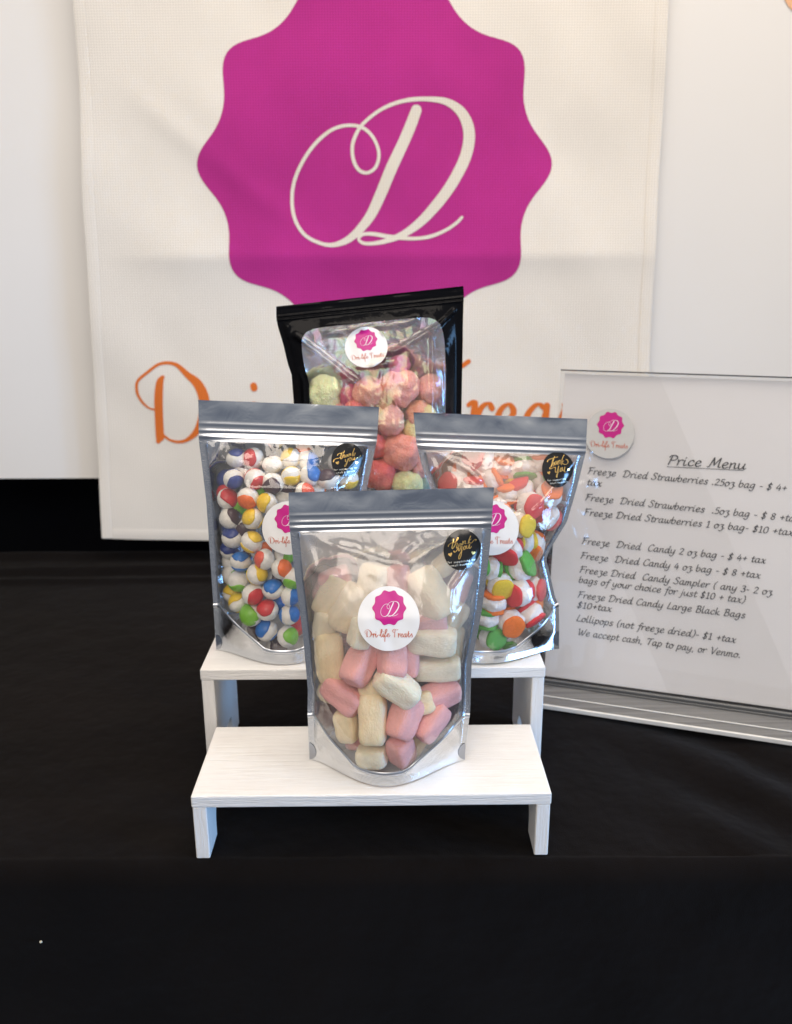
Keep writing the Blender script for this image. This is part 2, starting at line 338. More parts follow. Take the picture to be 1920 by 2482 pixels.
mesh_obj('printed_mark', dv, [(0, 1 + i, 1 + (i + 1) % 40) for i in range(40)], M['peach'], panel)
# ------------------------------------------------------------------ the banner
VW = 1920 / 1689                                              # my overview pixels -> photo pixels
def bq(px, py):
    p = on_plane(px, py, BP, BN) - BP; return (p.x, p.dot(BU))
q_fold = bq(909, 547 * VW)[1]
def bfold(x, q):
    d = q - q_fold - .012 * x * 0
    h = .0072 * math.exp(-(math.sqrt(d * d + .004 ** 2) - .004) / (.055 if d > 0 else .035)) * sstep(-.43, -.28, x) * (1 - sstep(.25, .45, x) * .6)
    h += .0050 * noise.noise(Vector((x * 4.2, q * 3.5, 11.3))) + .0028 * noise.noise(Vector((x * 11 + q * 5, q * 8, 4.3)))
    h += .0022 * math.exp(-((x * .62 + (q - .52) * .8 + .12) / .018) ** 2) * sstep(-.4, -.3, x) * (1 - sstep(-.2, .0, x))
    return h
def bpt(x, q, off=0.): return BP + Vector((x, 0, 0)) + BU * q + BN * (bfold(x, q) + off)
bl0, bl1 = bq(217 * VW, 1149 * VW), bq(157 * VW, 0)
br1, br0 = bq(1424 * VW, 0), bq(1383 * VW, 790 * VW)
q_bot, q_top = bl0[1], 1.02
def bxl(q): t = (q - bl0[1]) / (bl1[1] - bl0[1]); return lerp(bl0[0], bl1[0], t) + .002 * noise.noise(Vector((q * 7, 1, 2)))
def bxr(q): t = (q - br0[1]) / (br1[1] - br0[1]); return lerp(br0[0], br1[0], t) + .002 * noise.noise(Vector((q * 7, 5, 2)))
def bgrid(u, v):
    q = lerp(q_bot, q_top, v); x = lerp(bxl(q), bxr(q), u); return bpt(x, q - .004 * math.sin(u * 5) * (1 - v))
banner = empty('logo_banner', bpt(0, q_bot)); tag(banner, 'white woven cloth banner with a big magenta scalloped seal and orange lettering', 'banner')
def bmesh(name, verts, faces, mat, smooth=True):
    o = mesh_obj(name, [Vector(v_) - banner.location for v_ in verts], faces, mat, banner, smooth); return o
v, f = grid(130, 170, bgrid); bmesh('banner_cloth', v, f, M['banner'])
HW = .017
for side in (0, 1):
    def hf(u, v, side=side):
        q = lerp(q_bot + .001, q_top, v); x = (bxl(q) + u * HW - .0004) if side == 0 else (bxr(q) - HW + u * HW + .0004)
        return bpt(x, q, .0006 + .0007 * math.sin(u * PI) ** .5)
    v, f = grid(6, 150, hf); bmesh('side_hem', v, f, M['banner'])
def hb(u, v): q = q_bot + v * HW - .0006; x = lerp(bxl(q) + HW + .0004, bxr(q) - HW - .0004, u); return bpt(x, q - .004 * math.sin(u * 5), .0005 + .0007 * math.sin(v * PI) ** .5)
v, f = grid(120, 5, hb); bmesh('bottom_hem', v, f, M['banner'])
def seal_r(a): return 1 + .058 * math.cos(10 * a) + .006 * math.cos(20 * a)
def seal_mesh(fn, rings=26, seg=200):
    V = [fn(0, 0)]; Fc = []
    for k in range(1, rings + 1):
        for i in range(seg):
            a = 2 * PI * i / seg; r = seal_r(a) * k / rings * .945
            V.append(fn(r * math.cos(a), r * math.sin(a)))
    for i in range(seg): Fc.append((0, 1 + i, 1 + (i + 1) % seg))
    for k in range(rings - 1):
        for i in range(seg):
            a, b = 1 + k * seg + i, 1 + k * seg + (i + 1) % seg; Fc.append((a, a + seg, b + seg, b))
    return V, Fc
sx_, sq_ = bq(799 * VW, 352 * VW); SR = (bq(1175 * VW, 352 * VW)[0] - bq(423 * VW, 352 * VW)[0]) / 2
sq_ += .0
v, f = seal_mesh(lambda x, y: bpt(sx_ + x * SR, sq_ + y * SR, .0006), 40, 240); bmesh('printed_seal', v, f, M['seal_print'])
MONO = [(1100, 210, 70), (1060, 310, 75), (1010, 420, 75), (930, 580, 78), (850, 760, 75), (790, 880, 68), (730, 960, 60), (670, 1020, 52), (600, 1065, 42), (510, 1088, 28), (420, 1070, 24), (330, 1020, 24), (270, 930, 24), (248, 820, 24), (258, 700, 24), (300, 590, 24), (370, 480, 24), (450, 395, 24), (540, 335, 22), (640, 312, 22), (730, 325, 22), (795, 375, 22), (835, 450, 22), (842, 520, 22), (815, 585, 22), (760, 615, 22), (705, 595, 24), (670, 530, 24), (665, 440, 24), (695, 360, 24), (740, 300, 22), (830, 230, 22), (930, 182, 24), (1050, 153, 26), (1180, 148, 30), (1300, 165, 44), (1390, 220, 62), (1440, 300, 74), (1455, 390, 78), (1435, 500, 78), (1385, 610, 76), (1310, 730, 74), (1220, 840, 70), (1120, 940, 60), (1010, 1015, 46), (900, 1058, 34), (800, 1078, 26), (730, 1075, 22), (700, 1048, 20), (730, 1018, 22), (800, 1015, 26), (900, 1032, 28), (1000, 1042, 26), (1100, 1045, 24), (1200, 1030, 24), (1300, 990, 22), (1370, 945, 22), (1412, 905, 20)]
def mono_strokes(k=1, wk=1, dx=0, dy=0):
    return [([((x - 813.6) / 1200 * k + dx, (563 - y) / 1200 * k + dy) for x, y, w in MONO], [w / 1200 * k * wk for x, y, w in MONO])]
V, f = ribbons(mono_strokes(), n=6); bmesh('printed_monogram', [bpt(sx_ + x * SR, sq_ + y * SR, .0010 + z * .25) for x, y, z in V], f, M['cream_print'])
# 'Dri-life Treats': strokes traced in units where the D is 155 wide; origin at left, on the base line
def d8(a, b): return (.2917 * a - 149.3, 188.5 - .2917 * b)
BR = []
BR.append(([d8(*p) for p in [(645, 400), (600, 385), (550, 335), (520, 270), (525, 195), (590, 135), (690, 66), (800, 69), (890, 145), (960, 205), (1005, 290), (1018, 390), (995, 490), (950, 570), (885, 622), (820, 636), (760, 622), (715, 590)]], [4, 4, 5, 6, 6, 6, 6, 8, 13, 19, 22, 22, 19, 13, 8, 6, 5, 5]))
BR.append(([d8(*p) for p in [(712, 160), (690, 200), (680, 300), (680, 420), (684, 540), (688, 610)]], [8, 15, 18, 18, 18, 18])); BR.append(([d8(*p) for p in [(672, 635), (700, 600), (718, 585)]], [10, 9, 4]))
def sk(pts): return [(x - 235, 1345 - y) for x, y in pts]
NIBS = [sk([(400, 1290), (420, 1268), (428, 1262), (426, 1300), (428, 1345)]), sk([(428, 1310), (443, 1274), (458, 1261), (468, 1275)]),
        sk([(468, 1300), (480, 1275), (488, 1262), (483, 1310), (490, 1338), (505, 1340), (530, 1295)]), sk([(486, 1221), (488, 1229)]), sk([(535, 1293), (582, 1291)]),
        sk([(575, 1310), (612, 1245), (628, 1190), (618, 1164), (604, 1195), (598, 1290), (607, 1336), (624, 1336), (645, 1300)]),
        sk([(640, 1300), (655, 1262), (650, 1315), (660, 1341), (678, 1325)]), sk([(654, 1221), (656, 1229)]),
        sk([(672, 1315), (712, 1245), (736, 1190), (724, 1163), (704, 1190), (692, 1260), (690, 1370), (688, 1440)]), sk([(690, 1345), (716, 1330), (740, 1300)]),
        sk([(735, 1305), (765, 1300), (782, 1280), (772, 1262), (752, 1275), (742, 1310), (755, 1338), (780, 1338), (806, 1303)]),
        sk([(988, 1170), (962, 1183), (930, 1171), (897, 1165), (870, 1188), (872, 1225), (895, 1240)]), sk([(920, 1180), (913, 1240), (912, 1300), (912, 1345)]),
        sk([(985, 1264), (1001, 1258), (996, 1300), (998, 1345)]), sk([(998, 1312), (1014, 1273), (1032, 1260), (1042, 1272)]),
        sk([(1030, 1310), (1068, 1302), (1091, 1280), (1080, 1262), (1060, 1276), (1050, 1310), (1062, 1338), (1085, 1338), (1110, 1308)]),
        sk([(1165, 1272), (1147, 1262), (1124, 1284), (1115, 1320), (1128, 1342), (1150, 1330), (1168, 1275)]), sk([(1169, 1264), (1164, 1318), (1172, 1341), (1190, 1325)]),
        sk([(1190, 1315), (1213, 1265), (1229, 1205), (1221, 1285), (1226, 1336), (1245, 1335), (1264, 1300)]), sk([(1205, 1263), (1252, 1260)]),
        sk([(1262, 1312), (1285, 1278), (1296, 1261), (1301, 1290), (1313, 1318), (1300, 1341), (1276, 1337)])]
def brand(n=6):
    V1, F1 = ribbons(BR, n=n, step=.02); V2, F2 = ribbons(NIBS, nib=(6, 15, 0), n=n, step=.02)
    k = len(V1); z0 = V1[-1][2]; return V1 + [(a, b, c + z0) for a, b, c in V2], F1 + [tuple(i + k for i in q) for q in F2]
BV, BF = brand()
def bword(x, y, z):
    x = x if x < 252 else 252 + (x - 252) * .916
    X, Q = bq((290 + x) * VW, (945 - y) * VW); return bpt(X, Q, .0007 + z * 2e-5)
bmesh('printed_lettering', [bword(*p) for p in BV], BF, M['orange_print'])
# ------------------------------------------------------------------ risers
def box_v(x0, x1, y0, y1, z0, z1): return [(x0, y0, z0), (x1, y0, z0), (x1, y1, z0), (x0, y1, z0), (x0, y0, z1), (x1, y0, z1), (x1, y1, z1), (x0, y1, z1)]
BOXF = [(3, 2, 1, 0), (4, 5, 6, 7), (0, 1, 5, 4), (1, 2, 6, 5), (2, 3, 7, 6), (3, 0, 4, 7)]
def bevel(o, w=.0012, seg=2):
    m = o.modifiers.new('bevel', 'BEVEL'); m.width = w; m.segments = seg; m.limit_method = 'ANGLE'; m.angle_limit = math.radians(40)
def riser(loc, W, D, H, rz, label, th=.0103, wing=.0115, arch=.021, ah=.030):
    r = empty('display_riser', loc); r.rotation_euler = (0, 0, rz)
    tag(r, label, 'display riser', 'white wooden display risers')
    o = mesh_obj('shelf_board', box_v(-W / 2, W / 2, 0, D, H - th, H), BOXF, None, r, False, mats=[M['wood'], M['wood_end']], mi=[0, 0, 1, 1, 0, 1]); bevel(o)
    for s in (-1, 1):
        prof = [(0.0008, 0), (D / 2 - arch, 0)] + [(D / 2 - arch * math.cos(a) ** .6 if math.cos(a) > 0 else D / 2 + arch * abs(math.cos(a)) ** .6, .012 + (ah - .012) * math.sin(a)) for a in np.linspace(.0, PI, 17)] + [(D / 2 + arch, 0), (D - .0008, 0), (D - .0008, H - th - .0002), (.0008, H - th - .0002)]
        xa, xb = sorted((s * (W / 2 - .0006), s * (W / 2 - wing)))
        n = len(prof); vv = [(xa, y, z) for y, z in prof] + [(xb, y, z) for y, z in prof]
        ff = [tuple(range(n)), tuple(reversed(range(n, 2 * n)))] + [(i, n + i, n + (i + 1) % n, (i + 1) % n) for i in range(n)]
        o = mesh_obj('leg', vv, ff, M['wood_leg'], r, False)
        me = o.data
        import bmesh as bm_
        b = bm_.new(); b.from_mesh(me); bm_.ops.recalc_face_normals(b, faces=b.faces); b.to_mesh(me); b.free()
        bevel(o, .0008, 1)
    return r
H1, H2, H3 = .0573, .1116, .166
riser((0, 0, 0), .28, .1047, H1, math.radians(.46), 'low white wooden riser at the front of the table holding the marshmallow pouch'.replace('marshmallow', 'pink and cream'))
riser((-.0008, .1071, 0), .3031, .1047, H2, math.radians(.46), 'taller white wooden riser just behind the low one holding two side pouches')
riser((0, .222, 0), .126, .085, H3, math.radians(.4), 'narrow white riser hidden behind the others under the black pouch')
# ------------------------------------------------------------------ sign holder and price list
SB = Vector((.1835, .2942, 0)); SD = Vector((.9507, -.31, 0)); SNB = Vector((.31, .9507, 0))
sl = math.radians(9); SU = Vector((0, 0, math.cos(sl))) + SNB * math.sin(sl); SN = SD.cross(SU)   # towards the viewer
if SN.y > 0: SN = -SN
SW, SH = .385, .3452
sign = empty('sign_holder', SB + SD * SW / 2); sign.location.z = 0
tag(sign, 'clear acrylic sign holder leaning back on the cloth beside the risers', 'sign holder')
def sp(a, b, c): return SB + SD * a + SU * b + SN * c
def slab(name, quad, mat, parent, th, smooth=False):
    q = [Vector(p) for p in quad]; nrm = (q[1] - q[0]).cross(q[3] - q[0]).normalized()
    vv = [p - parent.location for p in q] + [p + nrm * th - parent.location for p in q]
    return mesh_obj(name, vv, BOXF, mat, parent, smooth)
E0 = -.0035
vv = []
# front sheet, back sheet: clear acrylic 2.5 mm
z0 = .004
o = slab('front_sheet', [sp(E0, z0, .0012), sp(SW, z0, .0012), sp(SW, SH, .0012), sp(E0, SH, .0012)], M['acrylic'], sign, .0022)
o = slab('back_sheet', [sp(E0, z0, -.0034), sp(SW, z0, -.0034), sp(SW, SH, -.0034), sp(E0, SH, -.0034)], M['acrylic'], sign, .0022)
M['acr_edge'] = simple('acrylic_edge', (.72, .70, .66), .2, spec=.6)  # highlight along the clear edge put into a pale colour
M['acr_dark'] = simple('acrylic_edge_dark', (.10, .10, .10), .15, spec=.6)
M['acr_foot'] = foil('acrylic_foot', (.40, .40, .40), .25, .05)
def foot_pt(t, a, lift): return SB + SD * a - SNB * t + Vector((0, 0, lift))
FT = .060
def acrylic_foot_material():  # streaked grey colour stands in for reflections in the clear foot
    m, nt, b = new_mat('painted_grey_acrylic'); b.inputs['Base Color'].default_value = (.42, .42, .42, 1); b.inputs['Roughness'].default_value = .3; b.inputs['Specular IOR Level'].default_value = .6
    b.inputs['Transmission Weight'].default_value = .0
    n = noise_n(nt, coords(nt, (2, 200, 2)), 1, 2); r = ramp(nt, n.outputs[0], [(.3, (.10, .10, .10, 1)), (.7, (.20, .197, .19, 1))]); nt.links.new(r.outputs[0], b.inputs['Base Color']); return m
M['acr_foot'] = acrylic_foot_material()
def footbar(name, t0, t1, l0, l1, mat):
    q = [foot_pt(t1, E0, l0), foot_pt(t1, SW, l0), foot_pt(t0, SW, l0), foot_pt(t0, E0, l0)]
    vv = [p - sign.location for p in q] + [p + Vector((0, 0, l1 - l0)) - sign.location for p in q]
    o = mesh_obj(name, vv, BOXF, mat, sign, False); bevel(o, .0007, 2); return o
footbar('foot', 0.0045, FT - .0035, .0012, .0042, M['acr_foot'])
footbar('foot_edge', FT - .003, FT, .0008, .0056, M['acr_edge'])
footbar('foot_ridge', .038, .0392, .0043, .0056, M['acr_edge'])
footbar('foot_ridge', .0045, .0085, .0047, .0085, M['acr_dark'])
footbar('foot_ridge', .0105, .012, .0043, .0062, M['acr_dark'])
o = slab('top_edge', [sp(E0, SH - .0002, -.0036), sp(SW, SH - .0002, -.0036), sp(SW, SH + .0012, -.0036), sp(E0, SH + .0012, -.0036)], M['acr_dark'], sign, .0074)
paper = empty('price_list_sheet', sp(SW / 2, SH / 2, -.001))
tag(paper, 'white sheet with a handwritten style price list inside the clear sign holder', 'price list')
def pmesh(name, verts, faces, mat): return mesh_obj(name, [Vector(p) - paper.location for p in verts], faces, mat, paper, False)
def sheet(u, v): return sp(lerp(.0005, SW - .003, u), lerp(.008, SH - .003, v), -.0012 + .0004 * math.sin(u * 9 + v * 4))
v, f = grid(40, 40, sheet); pmesh('paper', v, f, M['paper'])
# handwriting: single-stroke letters, x-height 48, capitals 78
G = {
 'a': (54, [[(38, 40), (28, 48), (12, 42), (3, 22), (8, 4), (20, 2), (32, 14), (40, 44)], [(40, 46), (36, 18), (40, 3), (48, 2), (56, 10)]]),
 'b': (48, [[(8, 80), (4, 40), (5, 10), (16, 0), (32, 8), (40, 26), (34, 44), (20, 46), (8, 32)]]),
 'c': (44, [[(38, 38), (30, 48), (14, 42), (4, 22), (10, 4), (24, 0), (42, 10)]]),
 'd': (56, [[(38, 40), (28, 48), (12, 42), (3, 22), (8, 4), (20, 2), (32, 14), (40, 40)], [(46, 84), (40, 40), (40, 8), (48, 1), (58, 9)]]),
 'e': (46, [[(6, 22), (22, 24), (36, 34), (32, 46), (18, 46), (5, 28), (8, 6), (22, -1), (44, 10)]]),
 'f': (38, [[(46, 72), (38, 82), (28, 74), (22, 40), (14, -18), (4, -30)], [(4, 46), (40, 47)]]),
 'g': (52, [[(38, 40), (28, 48), (12, 42), (3, 24), (10, 6), (22, 6), (34, 20), (40, 44)], [(41, 46), (37, 0), (28, -26), (12, -30), (2, -20)]]),
 'h': (52, [[(8, 82), (5, 40), (4, 0)], [(5, 22), (18, 42), (32, 46), (38, 36), (35, 10), (40, 1), (52, 8)]]),
 'i': (26, [[(6, 46), (4, 12), (10, 0), (24, 8)], [(7, 62), (12, 69)]]),
 'j': (24, [[(12, 46), (9, 0), (0, -26), (-12, -28)], [(13, 62), (18, 69)]]),
 'k': (48, [[(8, 82), (5, 40), (4, 0)], [(38, 46), (22, 30), (8, 24)], [(14, 26), (30, 4), (48, 2)]]),
 'l': (26, [[(8, 82), (5, 40), (6, 8), (14, 0), (26, 8)]]),
 'm': (72, [[(4, 46), (6, 30), (4, 0)], [(5, 24), (18, 44), (28, 44), (29, 20), (27, 0)], [(28, 24), (42, 44), (54, 44), (54, 14), (60, 1), (72, 8)]]),
 'n': (52, [[(4, 46), (6, 30), (4, 0)], [(5, 24), (20, 44), (34, 44), (34, 14), (40, 1), (54, 8)]]),
 'o': (48, [[(26, 47), (10, 42), (3, 22), (10, 2), (26, 0), (39, 14), (40, 32), (30, 46), (24, 46), (32, 38), (50, 40)]]),
 'p': (48, [[(8, 48), (5, 10), (1, -30)], [(6, 30), (22, 46), (38, 40), (40, 20), (28, 1), (8, 6)]]),
 'r': (38, [[(4, 46), (6, 28), (4, 0)], [(5, 22), (16, 40), (28, 47), (38, 42)]]),
 's': (40, [[(34, 40), (24, 48), (10, 42), (12, 30), (28, 20), (32, 8), (20, -1), (2, 6)]]),
 't': (34, [[(16, 66), (12, 30), (12, 8), (20, 0), (36, 8)], [(2, 46), (34, 47)]]),
 'u': (54, [[(4, 46), (4, 16), (12, 1), (26, 6), (38, 28), (42, 46)], [(42, 46), (38, 14), (44, 1), (56, 8)]]),
 'v': (44, [[(4, 46), (14, 2), (16, 2), (28, 20), (38, 46), (46, 44)]]),
 'w': (66, [[(4, 46), (8, 10), (16, 0), (28, 16), (32, 40)], [(32, 40), (34, 8), (42, 0), (56, 20), (58, 44), (68, 42)]]),
 'x': (46, [[(4, 42), (12, 46), (22, 22), (32, 0), (46, 6)], [(42, 46), (22, 24), (2, 2)]]),
 'y': (50, [[(4, 46), (4, 18), (12, 4), (26, 10), (38, 30), (42, 46)], [(42, 46), (36, 0), (26, -26), (10, -30), (0, -20)]]),
 'z': (46, [[(6, 42), (14, 47), (38, 45), (22, 26), (24, 24), (36, 14), (32, -10), (18, -28), (4, -22)], [(34, 2), (50, 6)]]),
 'F': (58, [[(18, 76), (14, 40), (4, 0)], [(4, 66), (10, 78), (30, 76), (62, 80)], [(10, 42), (44, 44)]]),
 'D': (76, [[(22, 76), (16, 40), (10, 4)], [(0, 60), (12, 76), (40, 76), (64, 60), (66, 32), (48, 8), (24, 0), (2, 4)]]),
 'S': (56, [[(52, 66), (42, 78), (22, 74), (16, 58), (34, 42), (46, 24), (36, 4), (16, -1), (0, 12)]]),
 'C': (60, [[(58, 64), (48, 77), (28, 72), (10, 46), (8, 18), (24, 0), (44, 4), (60, 16)]]),
 'L': (54, [[(24, 78), (16, 40), (8, 6), (6, 2), (30, 3), (56, 2)]]),
 'B': (60, [[(20, 76), (14, 40), (8, 2)], [(4, 66), (16, 78), (42, 76), (46, 58), (34, 44), (18, 42)], [(22, 42), (46, 38), (52, 20), (38, 2), (8, 0)]]),
 'T': (62, [[(4, 64), (12, 78), (36, 75), (70, 80)], [(40, 76), (32, 40), (24, 0)]]),
 'V': (62, [[(4, 70), (12, 78), (20, 40), (26, 2), (28, 2), (46, 40), (66, 80)]]),
 'W': (92, [[(4, 70), (12, 78), (18, 30), (24, 2), (40, 36), (50, 62)], [(50, 62), (52, 28), (58, 2), (78, 40), (92, 80)]]),
 'P': (60, [[(20, 76), (14, 40), (6, 0)], [(2, 62), (14, 78), (44, 78), (58, 62), (46, 42), (18, 38)]]),
 'M': (94, [[(2, 2), (14, 6), (24, 40), (34, 78), (36, 76), (44, 24), (46, 22), (78, 78), (80, 76), (76, 30), (78, 4), (92, 6)]]),
 '0': (50, [[(26, 70), (10, 60), (4, 34), (10, 6), (24, 0), (38, 10), (44, 36), (38, 62), (26, 70)]]),
 '1': (42, [[(8, 58), (22, 71), (22, 35), (22, 0)], [(8, 0), (36, 0)]]),
 '2': (48, [[(6, 56), (16, 70), (34, 66), (38, 50), (22, 24), (4, 2)], [(4, 2), (24, 2), (44, 2)]]),
 '3': (46, [[(6, 64), (20, 70), (36, 64), (34, 48), (18, 40), (38, 30), (38, 8), (20, -1), (2, 6)]]),
 '4': (50, [[(26, 70), (4, 24), (24, 24), (46, 24)], [(34, 46), (34, 20), (33, 0)]]),
 '5': (46, [[(40, 70), (14, 70), (10, 42), (10, 42), (30, 42), (40, 24), (28, 2), (4, 2)]]),
 '8': (50, [[(40, 58), (26, 70), (10, 58), (16, 42), (36, 28), (40, 10), (24, -1), (8, 10), (14, 30), (36, 46), (40, 58)]]),
 '$': (48, [[(40, 58), (28, 68), (12, 60), (12, 44), (34, 28), (34, 8), (18, 0), (2, 10)], [(26, 80), (20, 35), (16, -10)]]),
 '-': (34, [[(4, 28), (28, 28)]]), '+': (50, [[(6, 32), (44, 32)], [(26, 52), (24, 12)]]), '.': (22, [[(7, 1), (13, 8)], [(7, 8), (13, 1)]]), ',': (22, [[(10, 4), (6, -14)]]),
 '(': (34, [[(30, 84), (12, 56), (8, 20), (18, -12)]]), ')': (34, [[(14, 84), (26, 56), (24, 20), (6, -12)]]), ' ': (30, [])}
def write_line(text, p0, p1, cap):
    """letters from photo point p0 to p1 on the sheet; cap = capital height in photo pixels"""
    SLANT = .17
    strokes, x = [], 0
    for ch in text:
        w, sts = G[ch]
        for st in sts: strokes.append([(x + a + SLANT * b, b) for a, b in st])
        x += w + 5
    V, Fc = ribbons(strokes, nib=(6, 10.5, math.radians(35)), n=4, step=.015)
    P0 = sheet_pt(*p0); P1 = sheet_pt(*p1); ex = (P1 - P0) / x
    ey = SN.cross(ex).normalized()
    if ey.dot(SU) < 0: ey = -ey
    sc = cap * (P0 - CAM).length / F / 78
    return [P0 + ex * a + ey * (b * sc) + SN * (.0004 + c * 2e-5) for a, b, c in V], Fc
def sheet_pt(px, py): return on_plane(px, py, sp(0, 0, -.0006), SN)
def z5(a, b): return (1320 + .458 * a, 860 + .4579 * b)
LINES = [("Price Menu", (650, 580), (1066, 607), 46), ("Freeze  Dried Strawberries .25oz bag - $ 4+", (228, 630), (1282, 722), 34), ("tax", (222, 690), (303, 696), 34),
         ("Freeze  Dried Strawberries  .5oz bag - $ 8 +tax", (215, 770), (1352, 886), 34), ("Freeze Dried Strawberries 1 oz bag- $10 +tax", (208, 848), (1316, 957), 34),
         ("Freeze  Dried  Candy 2 oz bag - $ 4+ tax", (197, 1000), (1170, 1104), 34), ("Freeze  Dried Candy 4 oz bag - $ 8 +tax", (190, 1078), (1142, 1183), 34),
         ("Freeze Dried  Candy Sampler ( any 3- 2 oz", (185, 1152), (1205, 1272), 34), ("bags of your choice for just $10 + tax)", (180, 1205), (1062, 1314), 34),
         ("Freeze Dried Candy Large Black Bags", (175, 1285), (1062, 1394), 34), ("$10+tax", (172, 1337), (355, 1360), 34),
         ("Lollipops (not freeze dried)- $1 +tax", (166, 1408), (1012, 1524), 34), ("We accept cash, Tap to pay, or Venmo.", (173, 1482), (1038, 1604), 34)]
for text, a, b, cap in LINES:
    v, f = write_line(text, z5(*a), z5(*b), cap * .458)
    pmesh('heading' if text == 'Price Menu' else 'printed_line', v, f, M['ink'])
v, f = ribbons([[(0, 0), (1, 0)]], nib=(.008, .008, 0), n=3)
A, B = sheet_pt(*z5(648, 592)), sheet_pt(*z5(1052, 612)); pmesh('underline', [A + (B - A) * x + SU * y * .06 + SN * .0004 for x, y, z in V[:0]] + [lerp(A, B, x) + SU * (y * (B - A).length) * .9 + SN * .0004 for x, y, z in v], f, M['ink'])
# ------------------------------------------------------------------ stickers (shared builder)
def text_mesh(s, size):
    cu = bpy.data.curves.new('t', 'FONT'); cu.body = s; cu.size = size; cu.space_character = 1.35; cu.align_x = 'CENTER'
    o = bpy.data.objects.new('t', cu); COL.objects.link(o)
    dg = bpy.context.evaluated_depsgraph_get(); me = bpy.data.meshes.new_from_object(o.evaluated_get(dg))
    V = [(v_.co.x, v_.co.y) for v_ in me.vertices]; Fc = [tuple(p.vertices) for p in me.polygons]
    bpy.data.objects.remove(o); bpy.data.curves.remove(cu); bpy.data.meshes.remove(me); return V, Fc
def disc(fn, R_=1., rings=14, seg=64):
    V = [fn(0, 0)]; Fc = []
    for k in range(1, rings + 1):
        for i in range(seg): a = 2 * PI * i / seg; V.append(fn(R_ * k / rings * math.cos(a), R_ * k / rings * math.sin(a)))
    for i in range(seg): Fc.append((0, 1 + i, 1 + (i + 1) % seg))
    for k in range(rings - 1):
        for i in range(seg): a, b = 1 + k * seg + i, 1 + k * seg + (i + 1) % seg; Fc.append((a, a + seg, b + seg, b))
    return V, Fc
def logo_sticker(parent, fn0, base_mat='sticker', up=0.):
    fn = lambda x, y, l: fn0(x, y, l + up)
    """fn(x, y, lift) maps unit-disc coordinates to the parent's local space"""
    v, f = disc(lambda x, y: fn(x, y, .00035)); st = mesh_obj('logo_sticker', v, f, M[base_mat], parent)
    v, f = seal_mesh(lambda x, y: fn(.018 + x * .545, .352 + y * .545, .00055), 12, 160); mesh_obj('printed_seal', v, f, M['magenta'], st)
    V, f = ribbons(mono_strokes(.545 * 1.06, 1.0, .018, .352), n=4, step=1e-6); mesh_obj('printed_monogram', [fn(x, y, .00075 + z) for x, y, z in V], f, M['pink_white'], st)
    mesh_obj('printed_lettering', [fn(-.765 + x / 703, -.556 + y / 703, .0006 + z * 4e-6) for x, y, z in BV], BF, M['red_ink'], st)
    return st
def nrm(pts, cx, cy, r): return [((x - cx) / r, (cy - y) / r) for x, y in pts]
TH = {}
TH['a'] = ((735, 740, 550), [[(320, 630), (340, 580), (430, 530), (520, 510), (590, 455), (620, 400)], [(480, 430), (450, 560), (430, 670), (460, 690), (500, 620)], [(590, 400), (540, 520), (500, 650)], [(510, 620), (560, 550), (588, 560), (568, 640), (572, 690), (620, 640)],
    [(690, 560), (640, 575), (630, 625), (660, 630), (702, 560), (698, 605), (740, 600)], [(750, 500), (742, 600)], [(750, 570), (792, 500), (820, 505), (812, 575), (850, 570)], [(975, 365), (925, 480), (900, 580)], [(990, 450), (940, 490), (915, 510)], [(918, 508), (950, 558), (1010, 560), (1060, 500), (1105, 468), (1142, 485), (1110, 515)],
    [(480, 760), (512, 795), (560, 760), (622, 672), (618, 740), (650, 760), (690, 640)], [(722, 640), (710, 780), (688, 905), (652, 980), (625, 955), (642, 880), (725, 750)], [(800, 640), (770, 680), (782, 740), (820, 720), (830, 660), (802, 640)], [(862, 630), (858, 695), (895, 712), (942, 610)], [(950, 600), (932, 695), (962, 715), (1000, 665)]],
    [(380, 850, 62), (1062, 858, 58)], [("for supporting my", 710, 1080, 81), ("small business", 705, 1170, 81)])
TH['b'] = ((630, 645, 460), [[(240, 680), (252, 622), (310, 600), (400, 585), (432, 558)], [(342, 515), (382, 472), (470, 460), (560, 408)], [(470, 450), (440, 585), (462, 612), (492, 560)], [(552, 400), (502, 520), (490, 592)], [(495, 572), (540, 500), (548, 520), (540, 575), (572, 558)], [(640, 500), (592, 518), (582, 560), (612, 560), (647, 500), (640, 552)],
    [(690, 480), (680, 552)], [(685, 520), (730, 480), (732, 540)], [(842, 345), (792, 470), (780, 552)], [(850, 470), (802, 500), (830, 550), (868, 470)], [(580, 632), (582, 690), (620, 690), (662, 610)], [(662, 610), (622, 740), (582, 820), (560, 800), (650, 680)], [(712, 588), (680, 630), (702, 690), (742, 650), (732, 600), (712, 588)], [(770, 602), (772, 660), (820, 640), (842, 590)], [(842, 590), (832, 655), (880, 622), (940, 610), (1000, 590), (1022, 540)]],
    [(350, 712, 52), (902, 752, 45)], [("for supporting my", 585, 915, 66), ("small business", 580, 1000, 66)])
